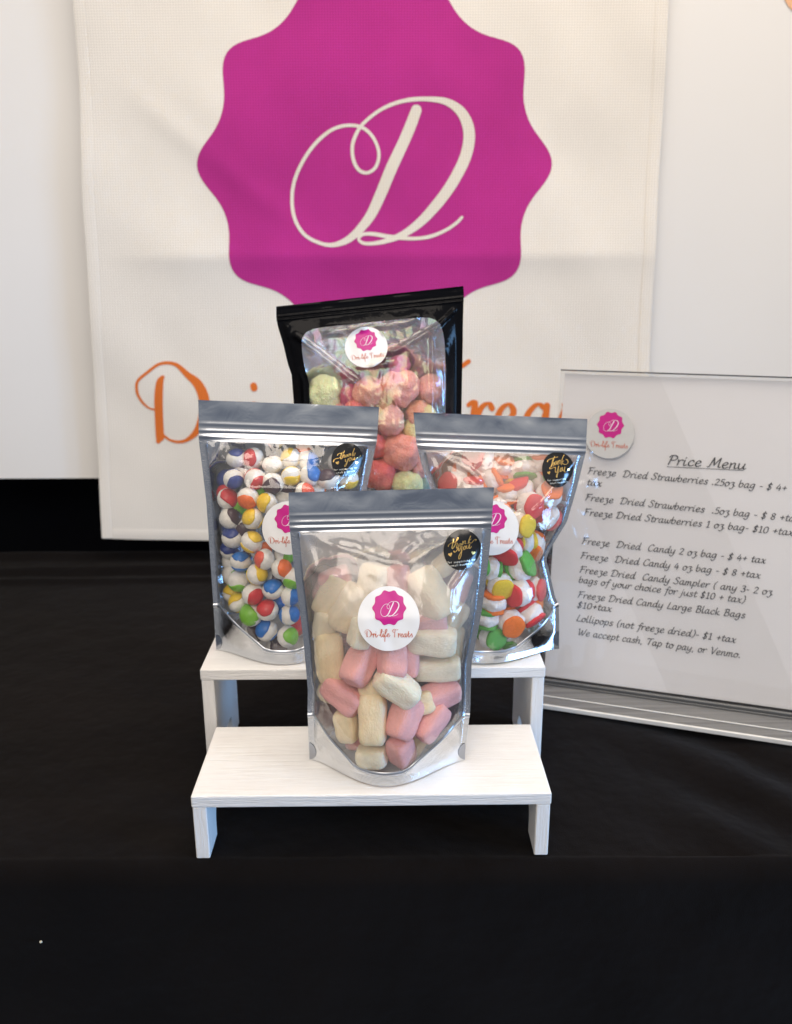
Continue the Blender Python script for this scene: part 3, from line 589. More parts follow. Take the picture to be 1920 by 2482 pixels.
TH['c'] = ((880, 705, 470), [[(575, 492), (612, 440), (700, 412), (800, 390), (892, 368)], [(800, 350), (742, 470), (662, 632)], [(740, 440), (712, 530), (692, 620)], [(700, 592), (750, 520), (772, 530), (752, 602)], [(850, 480), (802, 500), (790, 560), (820, 570), (857, 490), (850, 562)], [(890, 470), (880, 572)], [(885, 522), (930, 460), (947, 470), (940, 552)],
    [(1080, 330), (1060, 335), (1012, 430), (985, 582)], [(1060, 470), (1002, 520), (1060, 570), (1130, 572), (1180, 522), (1162, 460), (1120, 440)], [(632, 640), (652, 672), (760, 640), (800, 650), (790, 740), (830, 770), (892, 620)], [(902, 610), (862, 780), (832, 902), (815, 880), (830, 820), (932, 740)], [(962, 660), (940, 700), (952, 760), (987, 730), (985, 680), (962, 660)], [(1010, 650), (1012, 730), (1050, 730), (1082, 640)], [(1077, 650), (1060, 758), (1097, 780)]],
    [(600, 772, 48), (1196, 722, 44)], [("for supporting", 828, 990, 69), ("small business", 890, 1070, 69)])
def thank_sticker(parent, fn, var):
    (cx, cy, r), strokes, hearts, small = TH[var]
    v, f = disc(lambda x, y: fn(x, y, .00035), rings=10); st = mesh_obj('thank_you_sticker', v, f, M['black_label'], parent)
    V, f = ribbons([nrm(s, cx, cy, r) for s in strokes], nib=(.022, .058, math.radians(25)), n=5, step=1e-6); mesh_obj('gilt_lettering', [fn(x, y, .0006 + z) for x, y, z in V], f, M['gold'], st)
    for (hx, hy, hs) in hearts:
        pts = [(0, 0)]
        for a in np.linspace(0, 2 * PI, 28, endpoint=False):
            pts.append((.95 * math.sin(a) ** 3, .78 * math.cos(a) - .3 * math.cos(2 * a) - .12 * math.cos(3 * a)))
        rot = .25 if hx < cx else -.2
        q = [((hx - cx) / r + hs / r * (x * math.cos(rot) - y * math.sin(rot)), (cy - hy) / r + hs / r * (x * math.sin(rot) + y * math.cos(rot))) for x, y in pts]
        mesh_obj('gilt_heart', [fn(x, y, .0006) for x, y in q], [(0, 1 + i, 1 + (i + 1) % 28) for i in range(28)], M['gold'], st)
    for s, tx, ty, size in small:
        V, f = text_mesh(s, size / r); mesh_obj('small_print', [fn((tx - cx) / r + x, (cy - ty) / r + y, .0006) for x, y in V], f, M['pale_gold'], st)
    return st
# sticker on the sign
ctr = sheet_pt(*z5(345, 417)); rr_ = 55 * (ctr - CAM).length / F
def sgn(x, y, l): return ctr + SD * (x * rr_ * 1.02) + SU * (y * rr_ * 1.05) + SN * (.0046 + l) - sign.location
logo_sticker(sign, sgn, 'clear_sticker')
# ------------------------------------------------------------------ pouches
def ipt(tab, t):
    xs_, ys_ = zip(*tab); return float(np.interp(t, xs_, ys_))
class Pouch:
    def __init__(s, origin, yaw, lean, left, right, tab, dbk, skirt, zipz, creases=(), amp=.0006, seed=0, seal=.045):
        s.content = []; s.o = Vector(origin); s.R = Matrix.Rotation(yaw, 4, 'Z') @ Matrix.Rotation(-lean, 4, 'X'); s.M = Matrix.Translation(s.o) @ s.R; s.Mi = s.M.inverted()
        s.tab, s.dbk, s.skirt, s.zipz, s.creases, s.amp, s.seed, s.seal = tab, dbk, skirt, zipz, creases, amp, seed, seal
        L = sorted([s.loc(p[0], p[1], 0) for p in left], key=lambda p: p[1]); Rr = sorted([s.loc(p[0], p[1], 0) for p in right], key=lambda p: p[1])
        s.zTL, s.zTR = L[-1][1], Rr[-1][1]
        zz = np.linspace(0, max(s.zTL, s.zTR) + .002, 160)
        def sm(P):
            q = np.interp(zz, [p[1] for p in P], [p[0] for p in P]); k = np.ones(5) / 5
            qp = np.concatenate([[q[0]] * 2, q, [q[-1]] * 2]); return np.convolve(qp, k, 'valid')
        s.zz, s.XL, s.XR = zz, sm(L), sm(Rr)
    def loc(s, px, py, yl):
        o = s.Mi @ CAM; d = s.Mi.to_3x3() @ ray(px, py); t = (yl - o.y) / d.y; p = o + d * t; return (p.x, p.z)
    def edges(s, z): return float(np.interp(z, s.zz, s.XL)), float(np.interp(z, s.zz, s.XR))
    def xz(s, u, t):
        z = t * lerp(s.zTL, s.zTR, u); a, b = s.edges(z); return lerp(a, b, u), z
    def st(s, x, z):
        a, b = s.edges(z); u = (x - a) / (b - a); return u, z / lerp(s.zTL, s.zTR, min(1, max(0, u)))
    def prof(s, u, t):
        e = min(u, 1 - u); q = min(1, max(0, (e - s.seal * .8) / (.5 - s.seal * .8))); up = 1 - (1 - q) ** 4
        lo = max(0, .5 - .5 * math.cos(2 * PI * min(1, max(0, u)))) ** .75
        return lerp(lo, up, sstep(.02, .22, t)), up, q
    def depth(s, x, z):
        u, t = s.st(x, z); p, up, q = s.prof(u, t); d = .0005 + ipt(s.tab, t) * p
        w = sstep(0, .25, q) * (1 - sstep(s.zipz - .05, s.zipz, t)) * sstep(.02, .12, t)
        k = 0
        if w > 0:
            k = s.amp * (noise.noise(Vector((x * 55, z * 30, s.seed))) + .6 * noise.noise(Vector((x * 120 + z * 40, z * 60, s.seed + 3))))
        if t < s.zipz:
            for (c, wd_, am) in s.creases:
                best = 9
                for (x0, z0_), (x1, z1) in zip(c, c[1:]):
                    dx, dz = x1 - x0, z1 - z0_; l2 = dx * dx + dz * dz; h = min(1, max(0, ((x - x0) * dx + (z - z0_) * dz) / l2)); best = min(best, math.hypot(x - x0 - h * dx, z - z0_ - h * dz))
                k += am * math.exp(-(best / wd_) ** 2) * (1 if q > 0 else 0)
        return d + k * (w if not s.creases else max(w, .5 if q > 0 and t < s.zipz else 0))
    def back(s, u, t): p, up, q = s.prof(u, t); return .0005 + ipt(s.dbk, t) * up
    def solve(s, px, py, inset):
        yl = -.03
        for _ in range(10): x, z = s.loc(px, py, yl); yl = -s.depth(x, z) + inset
        return Vector((x, yl, z))
    def front_fn(s, px, py, rpx, rot=0, sx=1., sy=1.):
        c = s.solve(px, py, 0); r = rpx * ((s.M @ c) - CAM).length / F; ca, sa = math.cos(rot), math.sin(rot)
        def fn(x, y, lift):
            X = c.x + r * (x * sx * ca - y * sy * sa); Z = c.z + r * (x * sx * sa + y * sy * ca); return Vector((X, -s.depth(X, Z) - lift, Z))
        return fn
    def tb(s, u): return ipt(s.skirt, u)
    def build(s, label, mats, pname='candy_pouch'):
        r = empty(pname); r.matrix_world = s.M; tag(r, label, 'candy pouch', 'stand up candy pouches on the risers'); s.root = r
        sl_, zp = s.seal, s.zipz
        def P(u, t, lift=0.): x, z = s.xz(u, t); return (x, -s.depth(x, z) - lift, z)
        def patch(name, u0, u1, t0, t1, nu, nv, mat, lift=0.):
            v_, f_ = grid(nu, nv, lambda a, b: P(lerp(u0, u1, a), lerp(t0(lerp(u0, u1, a)), t1(lerp(u0, u1, a)), b), lift)); return mesh_obj(name, v_, f_, mat, r)
        zc = lambda u: zp
        patch('front_film', sl_, 1 - sl_, s.tb, zc, 120, 150, mats['film'])
        for a, b in ((0, sl_), (1 - sl_, 1)): patch('side_seal', a, b, s.tb, zc, 6, 90, mats['seal'])
        patch('bottom_skirt', 0, 1, lambda u: 0, s.tb, 120, 24, mats['skirt'])
        zt = zp + (1 - zp) * .50
        def zipf(a, b):                                       # pressed zip strip: two ribs and a flat between
            t = lerp(zp, zt, b); x, z = s.xz(a, t)
            e = min(a, 1 - a); flat = sstep(.0, .05, e)
            rib = .0009 * (math.exp(-((b - .22) / .10) ** 2) + .6 * math.exp(-((b - .50) / .09) ** 2) + .35 * math.exp(-((b - .85) / .08) ** 2)) * (.45 + .55 * flat)
            return (x, -s.depth(x, z) - rib, z)
        v_, f_ = grid(60, 36, zipf); mesh_obj('zipper', v_, f_, mats['zip'], r)
        def hd(a, b):
            t = lerp(zt, 1, b); x, z = s.xz(a, t); return (x, -s.depth(x, z) - (.0024 * noise.noise(Vector((a * 4, b * .8, s.seed + 9))) + .0010 * noise.noise(Vector((a * 13, b * 1.2, s.seed + 2)))) * b ** 1.5, z)
        v_, f_ = grid(90, 16, hd); mesh_obj('header', v_, f_, mats['head'], r)
        # seam where the clear front meets the folded base
        sv, sf = [], []
        N = 120
        for i in range(N + 1):
            u = i / N; t = s.tb(u)
            for dt, lf in ((-.010, .0001), (-.004, .0010), (.002, .0013), (.008, .0001)):
                sv.append(P(u, max(.002, t + dt), lf))
        for i in range(N):
            for k in range(3): a = i * 4 + k; sf.append((a, a + 4, a + 5, a + 1))
        mesh_obj('base_seam', sv, sf, mats['zip'], r)
        return r
    def back_panel(s, mat, flat=False):
        n = 110; x0, x1 = -.11, .11; zt = max(s.zTL, s.zTR); m_ = int(n * zt / .22) + 2
        A = np.full((m_, n), -1.)
        for p in s.content:
            i = int((p.x - x0) / (x1 - x0) * n); j = int(p.z / zt * (m_ - 1))
            for dj in (-1, 0, 1):
                for di in (-1, 0, 1):
                    if 0 <= i + di < n and 0 <= j + dj < m_: A[j + dj, i + di] = max(A[j + dj, i + di], p.y + .0008)
        for _ in range(2):                                    # grow, so that the sheet stands clear of what it wraps
            B = A.copy()
            B[1:] = np.maximum(B[1:], A[:-1] - .0012); B[:-1] = np.maximum(B[:-1], A[1:] - .0012); B[:, 1:] = np.maximum(B[:, 1:], A[:, :-1] - .0012); B[:, :-1] = np.maximum(B[:, :-1], A[:, 1:] - .0012); A = B
        def bk(a, b):
            t = b * .998; x, z = s.xz(a, t); w = s.back(a, t)
            i = min(n - 1, max(0, int((x - x0) / (x1 - x0) * n))); j = min(m_ - 1, max(0, int(z / zt * (m_ - 1))))
            e = sstep(0, .06, min(a, 1 - a)); foot_ = ipt(s.tab, 0) * .8 * s.prof(a, 0)[0] * (1 - sstep(0, .3, t))
            return (x, max(w, foot_, A[j, i] * e if t < s.zipz else 0) + (.0016 if t > s.zipz else .0004), z)
        v_, f_ = grid(90, 110, bk)
        Y = np.array([p[1] for p in v_]).reshape(111, 91)
        for _ in range(2):
            Y2 = Y.copy(); Y2[1:-1, 1:-1] = np.maximum(Y[1:-1, 1:-1], (Y[:-2, 1:-1] + Y[2:, 1:-1] + Y[1:-1, :-2] + Y[1:-1, 2:]) / 4); Y = Y2
        v_ = [(p[0], float(y), p[2]) for p, y in zip(v_, Y.ravel())]
        mesh_obj('back_panel', v_, f_, mat, s.root)
    def notch(s, px, py, rpx, side, mat):
        fn = s.front_fn(px, py, rpx)
        V = [fn(0, 0, .0004)] + [fn(side * .75 * math.cos(a), math.sin(a), .0004) for a in np.linspace(-PI / 2, PI / 2, 20)]
        mesh_obj('punch_hole', V, [(0, 1 + i, 2 + i) for i in range(19)], mat, s.root)
    def lpt(s, px, py): p = s.solve(px, py, 0); return (p.x, p.z)
def zz1(a, b): return (640 + a * .36708, 1160 + b * .36706)
def zz2(a, b): return (440 + a * .3206, 940 + b * .3205)
def zz3(a, b): return (960 + a * .3113, 960 + b * .3113)
def zz4(a, b): return (620 + a * .33156, 660 + b * .33156)
def creases(p, fn, lst): return [([p.lpt(*fn(*q)) for q in c], w, a) for c, w, a in lst]
SILVER = dict(film=M['film'], seal=M['foil_seal'], skirt=M['foil_skirt'], zip=M['foil_zip'], head=M['foil_head'], back=M['foil_back'])
# pouch of taffy, in front on the low riser
p1 = Pouch((.0112, .0484, H1 + .0004), math.radians(-1.2), math.radians(1.5),
    [zz1(*q) for q in [(162, 92), (168, 300), (180, 420), (205, 640), (235, 860), (262, 1080), (280, 1280), (290, 1400), (288, 1530), (300, 1850)]],
    [zz1(*q) for q in [(1520, 58), (1505, 250), (1495, 420), (1470, 640), (1440, 860), (1405, 1050), (1372, 1200), (1367, 1320), (1362, 1525), (1322, 1862)]],
    [(0, .0385), (.03, .0385), (.06, .040), (.2, .043), (.4, .040), (.6, .031), (.74, .018), (.84, .004), (.87, 0), (1, 0)], [(0, .010), (.2, .017), (.6, .016), (.8, .004), (.87, 0), (1, 0)],
    [(0, .178), (.09, .182), (.30, .058), (.345, .048), (.6, .048), (.645, .058), (.90, .182), (1, .178)], .862, seed=1)
p1.creases = creases(p1, zz1, [([(1330, 590), (1240, 720), (1225, 850), (1245, 960), (1230, 1120)], .0011, .0016), ([(1300, 590), (1225, 700), (1215, 800)], .0009, .001), ([(245, 350), (330, 600), (480, 640)], .0035, .0022), ([(245, 350), (600, 470), (900, 560)], .004, .0016),
    ([(1450, 360), (1180, 420), (930, 560), (890, 500), (1040, 340)], .004, .0014), ([(1410, 700), (1240, 950)], .0012, .0009), ([(300, 1300), (420, 1480), (560, 1700)], .003, .0014), ([(1380, 1250), (1300, 1480), (1150, 1700)], .003, .0012)])
p1.build('clear fronted silver pouch of pink and cream taffy pieces on the low front riser', dict(SILVER, film=M['film_painted_haze']))
logo_sticker(p1.root, p1.front_fn(*zz1(823, 930), 74.8))
thank_sticker(p1.root, p1.front_fn(*zz1(1310, 468), 45.6), 'a')
p1.notch(*zz1(300, 1798), 21, 1, M['foil_dark']); p1.notch(*zz1(1328, 1800), 21, -1, M['foil_dark'])
# pouch of shelled candies, left on the taller riser
p2 = Pouch((-.0775, .147, H2 + .0004), math.radians(1.0), math.radians(1.5),
    [zz2(*q) for q in [(128, 90), (132, 400), (160, 620), (188, 860), (205, 1100), (222, 1350), (242, 1640), (262, 1985)]],
    [zz2(*q) for q in [(1495, 145), (1478, 400), (1425, 650), (1392, 800), (1378, 1000), (1368, 1300), (1345, 1650), (1335, 1990)]],
    [(0, .033), (.03, .0328), (.08, .034), (.25, .036), (.5, .034), (.7, .026), (.8, .012), (.86, .002), (.88, 0), (1, 0)], [(0, .010), (.2, .017), (.7, .016), (.82, .004), (.87, 0), (1, 0)],
    [(0, .190), (.05, .192), (.12, .178), (.37, .058), (.42, .052), (.58, .052), (.63, .058), (.88, .178), (.95, .192), (1, .190)], .848, seed=21)
p2.creases = creases(p2, zz2, [([(200, 420), (240, 620)], .003, .002), ([(200, 420), (330, 560), (480, 540)], .0035, .0015), ([(1420, 420), (1300, 560), (1180, 700), (1150, 760)], .0012, .0012), ([(640, 520), (850, 560), (1050, 520)], .004, .0015), ([(260, 1150), (300, 1300)], .0025, .0015)])
p2.build('clear fronted silver pouch of two tone shelled candies at the left of the taller riser', SILVER)
logo_sticker(p2.root, p2.front_fn(*zz2(812, 1062), 64.2))
thank_sticker(p2.root, p2.front_fn(*zz2(1253, 543), 38), 'b')
p2.notch(*zz2(262, 1920), 19, 1, M['foil_dark'])
# pouch of sugared puffs, right
p3 = Pouch((.0985, .1455, H2 + .0004), math.radians(-.5), math.radians(3),
    [zz3(*q) for q in [(135, 125), (158, 360), (205, 560), (262, 700), (300, 900), (318, 1200), (318, 1500), (75, 1968)]],
    [zz3(*q) for q in [(1490, 178), (1476, 440), (1412, 700), (1330, 980), (1200, 1190), (1168, 1270), (1195, 1370), (1240, 1570), (1268, 1620), (1270, 1970)]],
    [(0, .033), (.03, .0328), (.08, .035), (.25, .038), (.5, .037), (.68, .028), (.79, .012), (.85, .002), (.88, 0), (1, 0)], [(0, .010), (.2, .018), (.7, .017), (.82, .004), (.87, 0), (1, 0)],
    [(0, .195), (.06, .190), (.34, .055), (.40, .048), (.60, .048), (.68, .058), (.955, .190), (1, .205)], .850, seed=37)
p3.creases = creases(p3, zz3, [([(215, 380), (400, 480), (560, 560), (640, 640)], .003, .0035), ([(215, 380), (300, 560), (330, 680)], .0025, .003), ([(215, 380), (480, 430), (620, 520)], .0025, .002), ([(1240, 700), (1070, 890)], .0012, .0013), ([(1310, 850), (1200, 1010), (1040, 1360)], .0015, .0018), ([(1450, 450), (1330, 580)], .002, .0014), ([(1060, 960), (1140, 1050), (1120, 1200)], .0012, .0012)])
p3.build('clear fronted silver pouch of sugared macaron shaped puffs at the right of the taller riser', dict(SILVER, film=M['film_painted_warm_haze']))
logo_sticker(p3.root, p3.front_fn(*zz3(747, 1030), 64.4))
thank_sticker(p3.root, p3.front_fn(*zz3(1262, 572), 39.4), 'c')
p3.notch(*zz3(1268, 1885), 18, -1, M['foil_dark'])
# big black pouch at the back, with a holographic window
p4 = Pouch((0, .262, H3 + .0004), math.radians(1.5), math.radians(2.5),
    [zz4(*q) for q in [(150, 250), (150, 330), (160, 390), (200, 520), (228, 640), (240, 690), (268, 760), (282, 820), (286, 960), (296, 1300), (300, 1700), (300, 2140)]],
    [zz4(*q) for q in [(1516, 100), (1522, 140), (1516, 300), (1512, 600), (1504, 1020), (1490, 1400), (1470, 1700), (1450, 2140)]],
    [(0, .036), (.08, .038), (.3, .040), (.5, .036), (.68, .027), (.80, .016), (.9, .006), (.95, 0), (1, 0)], [(0, .010), (.2, .020), (.7, .018), (.85, .006), (.92, 0), (1, 0)],
    [(0, .14), (.1, .13), (.35, .06), (.65, .06), (.9, .13), (1, .14)], .938, seed=53, amp=.0011)
p4.creases = creases(p4, zz4, [([(1290, 420), (1080, 540), (860, 680)], .0022, 0.0053), ([(1450, 280), (1290, 430), (1290, 600), (1290, 1000)], .002, 0.0045), ([(1300, 440), (1370, 620), (1420, 980)], .002, 0.0037), ([(290, 460), (500, 620), (720, 800)], .003, 0.0053), ([(345, 740), (500, 620)], .003, 0.0045), ([(500, 620), (440, 830)], .003, -0.0037),
    ([(940, 430), (900, 360)], .0025, 0.0037), ([(940, 430), (1180, 330)], .0025, 0.0037), ([(530, 420), (780, 390)], .005, 0.0045), ([(230, 400), (250, 520), (240, 680)], .003, 0.0037)])
BLK = dict(film=M['black_film'], seal=M['black_film'], skirt=M['black_film'], zip=M['black_film'], head=M['black_film'], back=M['foil_back'])
class Pouch4(Pouch): pass
def build_black():
    s = p4; r = empty('candy_pouch'); r.matrix_world = s.M
    tag(r, 'big glossy black pouch with a holographic window standing tallest at the back', 'candy pouch', 'stand up candy pouches on the risers'); s.root = r
    WL, WR, WB, WT, RC = .095, .897, .16, .905, .055          # window in (u, t)
    def P(u, t, lift=0.): x, z = s.xz(u, t); return (x, -s.depth(x, z) - lift, z)
    # window outline as a superellipse-cornered rounded rectangle
    def outline(n=160):
        pts = []
        cx, cy, hx, hy = (WL + WR) / 2, (WB + WT) / 2, (WR - WL) / 2, (WT - WB) / 2
        for i in range(n):
            a = 2 * PI * i / n; c, q = math.cos(a), math.sin(a); e = 2 / 9.
            pts.append((cx + hx * abs(c) ** e * (1 if c > 0 else -1), cy + hy * abs(q) ** e * (1 if q > 0 else -1)))
        return pts
    o = outline(240); cx, cy = (WL + WR) / 2, (WB + WT) / 2; n = len(o)
    V = [P(cx, cy)]; Fc = []; rings = 70
    for k in range(1, rings + 1):
        for (a, b) in o: V.append(P(lerp(cx, a, k / rings), lerp(cy, b, k / rings)))
    for i in range(n): Fc.append((0, 1 + i, 1 + (i + 1) % n))
    for k in range(rings - 1):
        for i in range(n): a, b = 1 + k * n + i, 1 + k * n + (i + 1) % n; Fc.append((a, a + n, b + n, b))
    mesh_obj('window_film', V, Fc, M['film_holo'], r)
    # black frame from the window outline to the pouch edge
    V, Fc = [], []; R2 = 14
    def bound(a, b):                                          # push outline point to the pouch border along the ray from the centre
        dx, dy = a - cx, b - cy; k = 9e9
        if dx > 1e-9: k = min(k, (1 - cx) / dx)
        if dx < -1e-9: k = min(k, -cx / dx)
        if dy > 1e-9: k = min(k, (s.zipz - cy) / dy)
        if dy < -1e-9: k = min(k, -cy / dy)
        return cx + dx * k, cy + dy * k
    for k in range(R2 + 1):
        for (a, b) in o:
            A, B = bound(a, b); V.append(P(lerp(a, A, k / R2), lerp(b, B, k / R2)))
    for k in range(R2):
        for i in range(n): a, b = k * n + i, k * n + (i + 1) % n; Fc.append((a, a + n, b + n, b))
    mesh_obj('black_front', V, Fc, M['black_film'], r)
    zp = s.zipz; zt = zp + (1 - zp) * .55
    def zipf(a, b):
        t = lerp(zp, zt, b); x, z = s.xz(a, t); rib = .0014 * (math.exp(-((b - .3) / .12) ** 2) + .9 * math.exp(-((b - .68) / .10) ** 2)) * (1 + .25 * noise.noise(Vector((a * 40, b * 3, 1)))); return (x, -s.depth(x, z) - rib, z)
    v_, f_ = grid(120, 30, zipf); mesh_obj('zipper', v_, f_, M['black_film'], r)
    def hd(a, b): t = lerp(zt, 1, b); x, z = s.xz(a, t); return (x, -s.depth(x, z) - .0012 * noise.noise(Vector((a * 6, b * 2, 60))) * b, z)
    v_, f_ = grid(60, 10, hd); mesh_obj('header', v_, f_, M['black_film'], r)
build_black()
logo_sticker(p4.root, p4.front_fn(*zz4(808, 547), 48, math.radians(6), 1.06, .97), up=.0011)
# ------------------------------------------------------------------ candies
def ico(sub):
    import bmesh as bm_
    b = bm_.new(); bm_.ops.create_icosphere(b, subdivisions=sub, radius=1); b.verts.ensure_lookup_table()
    V = [v_.co.copy() for v_ in b.verts]; Fc = [tuple(v_.index for v_ in f_.verts) for f_ in b.faces]; b.free(); return V, Fc
IV, IF = ico(4)
def to_me(name, V, Fc, mat):
    me = bpy.data.meshes.new(name); me.from_pydata([tuple(v_) for v_ in V], [], Fc); me.materials.append(mat); me.polygons.foreach_set('use_smooth', [True] * len(me.polygons)); me.update(); return me
def dir3(ang, face):
    a = math.radians(ang); k = math.sqrt(max(0, 1 - face * face)); return (CR * (math.cos(a) * k) + CU * (math.sin(a) * k) - _f * face).normalized()
def orient(zdir, spin=0.): return (zdir.to_track_quat('Z', 'Y') @ Quaternion((0, 0, 1), spin))
CANDIES = []                                                  # (object, pouch phrase, colour key, description, px, py, cat, group)
def fill_mesh(k):
    V = []
    for d in IV:
        r = 1 + .05 * noise.noise(d * 1.6 + Vector((k * 7, 0, 0))) + .03 * noise.noise(d * 4.2 + Vector((0, k * 5, 0)))
        belt = math.exp(-(d.z / .35) ** 2); V.append(d * (r * (.985 + .045 * belt)))
    return to_me('candy_filling', V, IF, M['filling'])
FILL = [fill_mesh(k) for k in range(5)]
def cap_mesh(k, color, a1, a2):
    V, Fc = [], []; seg, rings = 40, 9
    for sgn_, amax in ((1, a1), (-1, a2)):
        if amax <= 0: continue
        b0 = len(V); V.append((0, 0, sgn_ * 1.03))
        for j in range(1, rings + 2):
            for i in range(seg):
                ph = 2 * PI * i / seg
                lim = amax * (1 + .11 * math.sin(2 * ph + k) + .07 * math.sin(3 * ph + k * 2.1 + sgn_) + .018 * math.sin(7 * ph + k + sgn_ * 2))
                th = lim * min(j, rings) / rings; r = 1.035 if j < rings else (1.022 if j == rings else .95)
                V.append((r * math.sin(th) * math.cos(ph), r * math.sin(th) * math.sin(ph), sgn_ * r * math.cos(th)))
        for i in range(seg):
            t_ = (b0, b0 + 1 + i, b0 + 1 + (i + 1) % seg); Fc.append(t_ if sgn_ > 0 else t_[::-1])
        for j in range(rings):
            for i in range(seg):
                a, b = b0 + 1 + j * seg + i, b0 + 1 + j * seg + (i + 1) % seg; t_ = (a, a + seg, b + seg, b); Fc.append(t_ if sgn_ > 0 else t_[::-1])
    return to_me('candy_shell', V, Fc, M['shell_' + color])
def settle(o, P, me, margin=.0005):
    bpy.context.view_layer.update()
    n = len(me.vertices); step = max(1, n // 220)
    co_ = [me.vertices[i].co.copy() for i in range(0, n, step)]
    for _ in range(2):
        rot = o.rotation_quaternion if o.rotation_mode == 'QUATERNION' else o.rotation_euler.to_quaternion()
        L = P.Mi @ Matrix.LocRotScale(o.location, rot, o.scale); pts = [L @ c_ for c_ in co_]
        lo = hi = 0.
        for p_ in pts:
            a, b = P.edges(p_.z); w = b - a; lo = max(lo, a + .055 * w - p_.x); hi = min(hi, b - .055 * w - p_.x)
        dx = lo + hi; dx = max(-.012, min(.012, dx))
        pts = [p_ + Vector((dx, 0, 0)) for p_ in pts]
        pen = max(-p_.y - P.depth(p_.x, p_.z) for p_ in pts) + margin
        c0 = L.translation; d = c0 - P.Mi @ CAM; d = d / d.y
        mv = Vector((dx, 0, 0)) + (d * pen if pen > 0 else Vector())
        o.location = P.M @ (c0 + mv)
    rot = o.rotation_quaternion if o.rotation_mode == 'QUATERNION' else o.rotation_euler.to_quaternion()
    L = P.Mi @ Matrix.LocRotScale(o.location, rot, o.scale)
    P.content += [L @ c_ for c_ in co_]
CAPC = {}
def skittle(pouch, px, py, color, ang, face, r=25.5, layer=0, a1=60, a2=52, look=None, squash=1.):
    sc = r * .74 / F
    c = pouch.solve(px, py, sc * 1.06 + layer * .0075)
    w = pouch.M @ c; sc = r * (w - CAM).length / F
    k = random.randrange(5)
    o = bpy.data.objects.new('shelled_candy', FILL[k]); COL.objects.link(o); o.location = w; o.rotation_mode = 'QUATERNION'
    o.rotation_quaternion = orient(dir3(ang, face), random.random() * 6); o.scale = (sc, sc, sc * squash)
    key = (k % 3, color, a1, a2)
    if key not in CAPC: CAPC[key] = cap_mesh(k % 3, color, math.radians(a1), math.radians(a2))
    settle(o, pouch, FILL[k])
    s = bpy.data.objects.new('candy_shell', CAPC[key]); COL.objects.link(s); s.parent = o
    CANDIES.append((o, 'left pouch', color, look or '%s shelled candy' % color, px, py, 'candy', 'two tone shelled candies in the left pouch'))
S2 = [  # x, y, colour, angle of shell, facing, layer, [cap1, cap2]
 (420, 535, 'navy', 90, .3, 1, 55, 0), (545, 535, 'red', 170, .75, 1, 60, 0), (690, 580, 'purple', 100, .0, 1, 30, 0), (825, 530, 'yellow', 140, .4, 1, 60, 40), (965, 560, 'blue', 10, .7, 1, 55, 0), (925, 505, 'orange', 90, .3, 2, 60, 0),
 (395, 690, 'navy', -60, .65, 0, 58, 62), (555, 690, 'red', -50, .55, 0, 55, 62), (690, 722, 'purple', -100, .75, 0, 62, 0), (830, 668, 'yellow', -70, .45, 0, 62, 62), (975, 665, 'blue', 40, .65, 0, 58, 0), (1110, 690, 'purple', 100, .45, 0, 72, 0), (1262, 690, 'yellow', -70, .3, 0, 55, 60), (1380, 640, 'yellow', 30, .7, 1, 75, 0),
 (272, 800, 'red', 180, .8, 1, 80, 0), (350, 842, 'red', 30, .65, 0, 66, 0), (505, 832, 'orange', -100, .55, 0, 66, 0), (648, 870, 'yellow', 175, .7, 0, 66, 0), (932, 792, 'coral', 20, .6, 0, 62, 0), (368, 985, 'purple', 20, .4, 0, 58, 0), (540, 990, 'yellow', 150, .55, 0, 66, 50),
 (285, 695, 'navy', 180, .8, 2, 80, 0), (290, 1080, 'navy', 90, .7, 2, 80, 0), (392, 1130, 'navy', 100, .3, 1, 66, 0), (530, 1166, 'yellow', 55, .2, 0, 58, 58), (628, 1296, 'coral', 180, .45, 0, 60, 0), (756, 1366, 'orange', 0, .72, 0, 58, 0), (447, 1315, 'blue', 85, .25, 1, 62, 60), (340, 1225, 'navy', 80, .6, 2, 80, 0),
 (572, 1410, 'yellow', 25, .5, 0, 58, 62), (432, 1460, 'green', -100, .2, 1, 58, 0), (350, 1412, 'green', 0, .4, 2, 66, 0), (692, 1525, 'blue', 90, .55, 0, 64, 0), (822, 1572, 'blue', -5, .45, 0, 60, 0), (540, 1560, 'red', -40, .65, 0, 60, 0), (432, 1622, 'yellow', 130, .3, 1, 62, 60), (355, 1555, 'yellow', 80, .5, 2, 75, 0),
 (650, 1682, 'red', 115, .66, 0, 66, 0), (528, 1715, 'green', 180, .8, 0, 74, 0), (815, 1716, 'blue', 10, .3, 0, 60, 60), (645, 1832, 'blue', 140, .5, 0, 66, 50), (802, 1880, 'green', 10, .6, 0, 58, 0), (842, 1440, 'green', -95, .45, 0, 56, 0), (780, 1262, 'green', -20, .45, 1, 58, 0),
 (275, 940, 'orange', 90, -.6, 2, 50, 0), (785, 745, 'purple', 0, .85, 2, 85, 0), (770, 822, 'orange', 0, -.7, 2, 60, 0), (330, 1310, 'blue', 0, -.6, 2, 60, 0), (480, 1062, 'purple', -60, .7, 2, 85, 0), (600, 1230, 'orange', 0, .3, 2, 60, 0), (700, 1640, 'blue', 0, .6, 2, 80, 0), (560, 1840, 'purple', 0, .7, 2, 85, 0), (720, 1950, 'purple', 0, .7, 2, 85, 0), (460, 640, 'purple', 90, .2, 2, 60, 0), (1180, 560, 'orange', 0, -.4, 2, 60, 0), (420, 880, 'green', 0, .5, 2, 80, 0), (590, 770, 'green', -90, .5, 2, 75, 0), (1020, 760, 'orange', 0, -.6, 2, 60, 0), (1370, 540, 'orange', 0, -.5, 2, 60, 0), (720, 1450, 'purple', 0, .6, 2, 85, 0), (850, 1800, 'red', 0, .5, 2, 80, 0), (250, 1180, 'red', 0, -.5, 2, 60, 0)]
